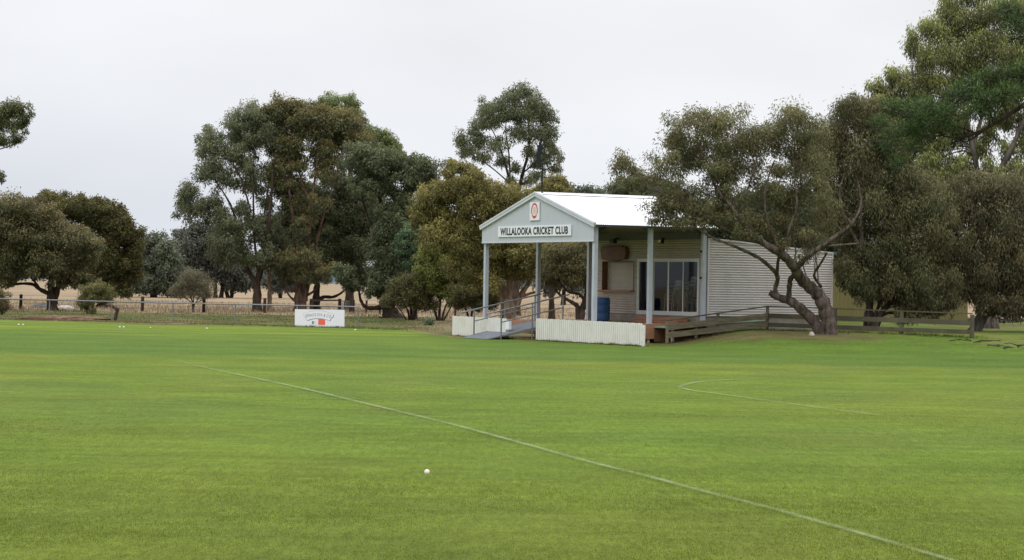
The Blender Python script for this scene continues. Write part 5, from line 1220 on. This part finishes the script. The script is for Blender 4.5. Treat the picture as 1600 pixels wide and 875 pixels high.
tree('gum_tree', 'drooping gum with a forked pale-streaked trunk standing by the timber rail fence', 'tree', (1361, 516),
     [[(1355, 515, .30), (1357, 490, .26), (1360, 460, .22), (1356, 430, .19), (1350, 400, .15), (1345, 350, .1), (1348, 290, .07), (1350, 230, .04)], [(1366, 516, .26), (1374, 494, .2), (1388, 475, .16), (1405, 455, .13), (1428, 430, .1), (1445, 395, .06), (1450, 350, .04)], [(1360, 514, .14), (1366, 495, .12), (1372, 480, .1), (1378, 455, .06)], [(1352, 400, .09), (1325, 350, .07), (1312, 300, .06), (1327, 248, .05), (1322, 205, .03)], [(1405, 455, .08), (1440, 442, .06), (1475, 425, .04)]],
     [(1322, 184, 28, 22), (1350, 196, 30, 24), (1310, 218, 32, 26), (1348, 240, 34, 28), (1300, 262, 32, 26), (1360, 280, 36, 28), (1310, 306, 34, 26), (1350, 322, 38, 28), (1400, 330, 40, 30), (1328, 358, 34, 26), (1374, 376, 40, 28), (1424, 384, 40, 30), (1345, 408, 32, 26), (1395, 418, 36, 26), (1440, 424, 34, 28), (1335, 436, 20, 18), (1375, 440, 26, 18), (1415, 452, 28, 22), (1460, 360, 36, 28), (1410, 285, 32, 26), (1392, 240, 26, 22), (1450, 462, 18, 20), (1432, 476, 16, 14), (1425, 492, 10, 10), (1468, 440, 26, 24), (1290, 215, 30, 24), (1280, 245, 30, 24), (1335, 165, 18, 12), (1362, 168, 18, 14), (1352, 455, 16, 14), (1396, 446, 30, 22), (1440, 458, 26, 22), (1475, 462, 22, 18), (1462, 486, 12, 12), (1320, 425, 12, 20), (1412, 490, 12, 12), (1425, 320, 30, 24), (1460, 320, 30, 24), (1380, 210, 26, 20), (1300, 335, 24, 20), (1330, 400, 24, 20), (1480, 470, 14, 12)],
     P_MAIN, leaf=(.16, .042), dens=2.9, sub=.42, front=1.2, bark='bark_main', gap=.05, depth=.45, droop=.65, gain=.74, group='gums beside the clubroom')  # gain darkens the leaf colours to stand in for shadow in this crown
tree('gum_tree', 'very tall yellow-green gum towering at the right behind the pine bough', 'tree', (1550, 512),
     [[(1548, 512, .5), (1545, 450, .45), (1540, 380, .4), (1545, 320, .3), (1566, 260, .2), (1588, 215, .15), (1605, 165, .1), (1600, 100, .06)], [(1544, 330, .25), (1528, 270, .18), (1516, 210, .14), (1500, 150, .1), (1486, 90, .07), (1482, 30, .04)], [(1530, 280, .15), (1522, 230, .12), (1540, 160, .1), (1555, 80, .06), (1552, 20, .04)], [(1516, 210, .1), (1470, 170, .08), (1430, 130, .05), (1425, 80, .03)], [(1470, 170, .06), (1420, 165, .04), (1385, 140, .03)]],
     [(1480, 12, 18, 20), (1500, 38, 22, 20), (1428, 68, 13, 19), (1462, 48, 22, 18), (1440, 92, 20, 18), (1396, 116, 14, 12), (1376, 138, 18, 13), (1370, 160, 18, 13), (1412, 128, 20, 18), (1448, 122, 24, 20), (1480, 86, 24, 22), (1510, 104, 26, 20), (1520, 62, 26, 24), (1548, 28, 28, 24), (1588, 14, 28, 26), (1566, 78, 30, 24), (1600, 100, 28, 28), (1490, 140, 28, 20), (1440, 154, 26, 18), (1400, 164, 24, 16), (1540, 130, 30, 24), (1580, 150, 28, 26), (1530, 234, 17, 14), (1502, 258, 20, 15), (1552, 262, 18, 14), (1600, 225, 16, 18), (1515, -10, 28, 20), (1490, 180, 24, 18), (1470, 230, 20, 18), (1560, 190, 22, 16), (1370, 185, 18, 13), (1575, 290, 26, 20), (1520, 290, 26, 20), (1590, 262, 16, 14), (1480, 205, 26, 20), (1450, 200, 26, 20), (1440, 180, 28, 20), (1410, 195, 26, 20), (1420, 225, 26, 20), (1450, 250, 26, 18), (1480, 280, 26, 20), (1440, 285, 26, 20), (1575, 235, 12, 16), (1545, 205, 14, 14), (1405, 250, 24, 20), (1500, 210, 16, 14), (1570, 120, 26, 22), (1600, 190, 16, 16), (1640, 60, 34, 34), (1650, 140, 34, 34)],
     P_YEL, leaf=(.20, .05), dens=3.0, D=98, front=1.5, sub=.48, bark='bark_grey', gap=.08, droop=.7, depth=.4, group='gums beside the clubroom')
tree('gum_tree', 'brown-tinged low gum leaning right over the fallen boughs', 'tree', (1524, 508),
     [[(1522, 508, .4), (1534, 496, .34), (1552, 482, .28), (1568, 470, .22), (1588, 448, .16), (1600, 410, .1), (1596, 360, .06)], [(1526, 502, .14), (1532, 484, .1), (1538, 464, .07)], [(1552, 482, .15), (1556, 440, .12), (1545, 390, .09), (1530, 340, .05)]],
     [(1490, 308, 24, 20), (1520, 296, 28, 20), (1556, 292, 28, 20), (1590, 300, 32, 24), (1480, 345, 28, 24), (1520, 340, 34, 26), (1566, 345, 36, 28), (1606, 350, 34, 30), (1500, 385, 30, 26), (1545, 392, 38, 28), (1590, 400, 36, 30), (1515, 425, 28, 22), (1555, 434, 34, 24), (1600, 446, 32, 26), (1575, 466, 28, 16), (1500, 450, 22, 18), (1530, 464, 18, 12), (1604, 478, 26, 16), (1560, 480, 14, 8), (1475, 395, 24, 22), (1450, 300, 26, 20), (1592, 486, 22, 12), (1556, 476, 18, 12), (1535, 478, 10, 8), (1640, 400, 34, 34), (1650, 330, 34, 34), (1640, 460, 30, 24)],
     P_BRN, leaf=(.17, .045), dens=3.1, D=90, sub=.45, bark='bark_grey', gap=.05, droop=.65, depth=.4, gain=.80, group='gums beside the clubroom')  # leaf colours lowered by gain to imitate a shadowed crown
# pine bough: the tree itself stands right of the frame
tree('pine_tree', 'dark green pine reaching a heavy bough in from the right border', 'tree', (1800, 560),
     [[(1800, 560, .42), (1802, 400, .36), (1804, 250, .3), (1806, 100, .24), (1808, -80, .12)], [(1804, 170, .16), (1700, 130, .14), (1640, 145, .125), (1600, 164, .11), (1560, 190, .09), (1525, 208, .075), (1500, 214, .05), (1475, 213, .03)], [(1545, 198, .06), (1520, 216, .04), (1508, 222, .02)], [(1806, 60, .12), (1700, 30, .09), (1620, 25, .06), (1580, 20, .03)], [(1575, 180, .05), (1560, 150, .03), (1520, 130, .02)], [(1525, 208, .05), (1470, 190, .03), (1420, 185, .02)]],
     [(1392, 172, 18, 11), (1376, 190, 13, 10), (1420, 172, 22, 14), (1452, 166, 22, 14), (1478, 172, 20, 14), (1503, 150, 22, 15), (1521, 132, 20, 12), (1546, 124, 22, 12), (1571, 118, 22, 12), (1598, 118, 22, 14), (1398, 212, 20, 14), (1424, 200, 22, 15), (1448, 208, 18, 12), (1389, 230, 13, 10), (1422, 230, 18, 12), (1466, 192, 18, 13), (1512, 174, 24, 14), (1546, 156, 26, 16), (1580, 146, 26, 15), (1404, 256, 12, 10), (1440, 186, 20, 12), (1490, 200, 20, 10), (1535, 172, 22, 12), (1572, 12, 12, 10), (1588, 30, 18, 14), (1596, 52, 18, 14), (1560, 16, 8, 6), (1578, 44, 10, 8), (1640, 100, 34, 24), (1660, 40, 34, 26), (1700, 120, 34, 28), (1720, 60, 34, 28), (1740, 180, 40, 30), (1780, 0, 50, 34), (1850, 120, 50, 40), (1830, 220, 50, 36)],
     P_PINE, leaf=(.24, .030), dens=2.4, D=64, sub=.30, pine=True, gap=.15, hollow=.45, depth=.28, layers=2, twigs_=3, puffscale=1.0, crown_part='needles')
print('leaves', NLEAF)
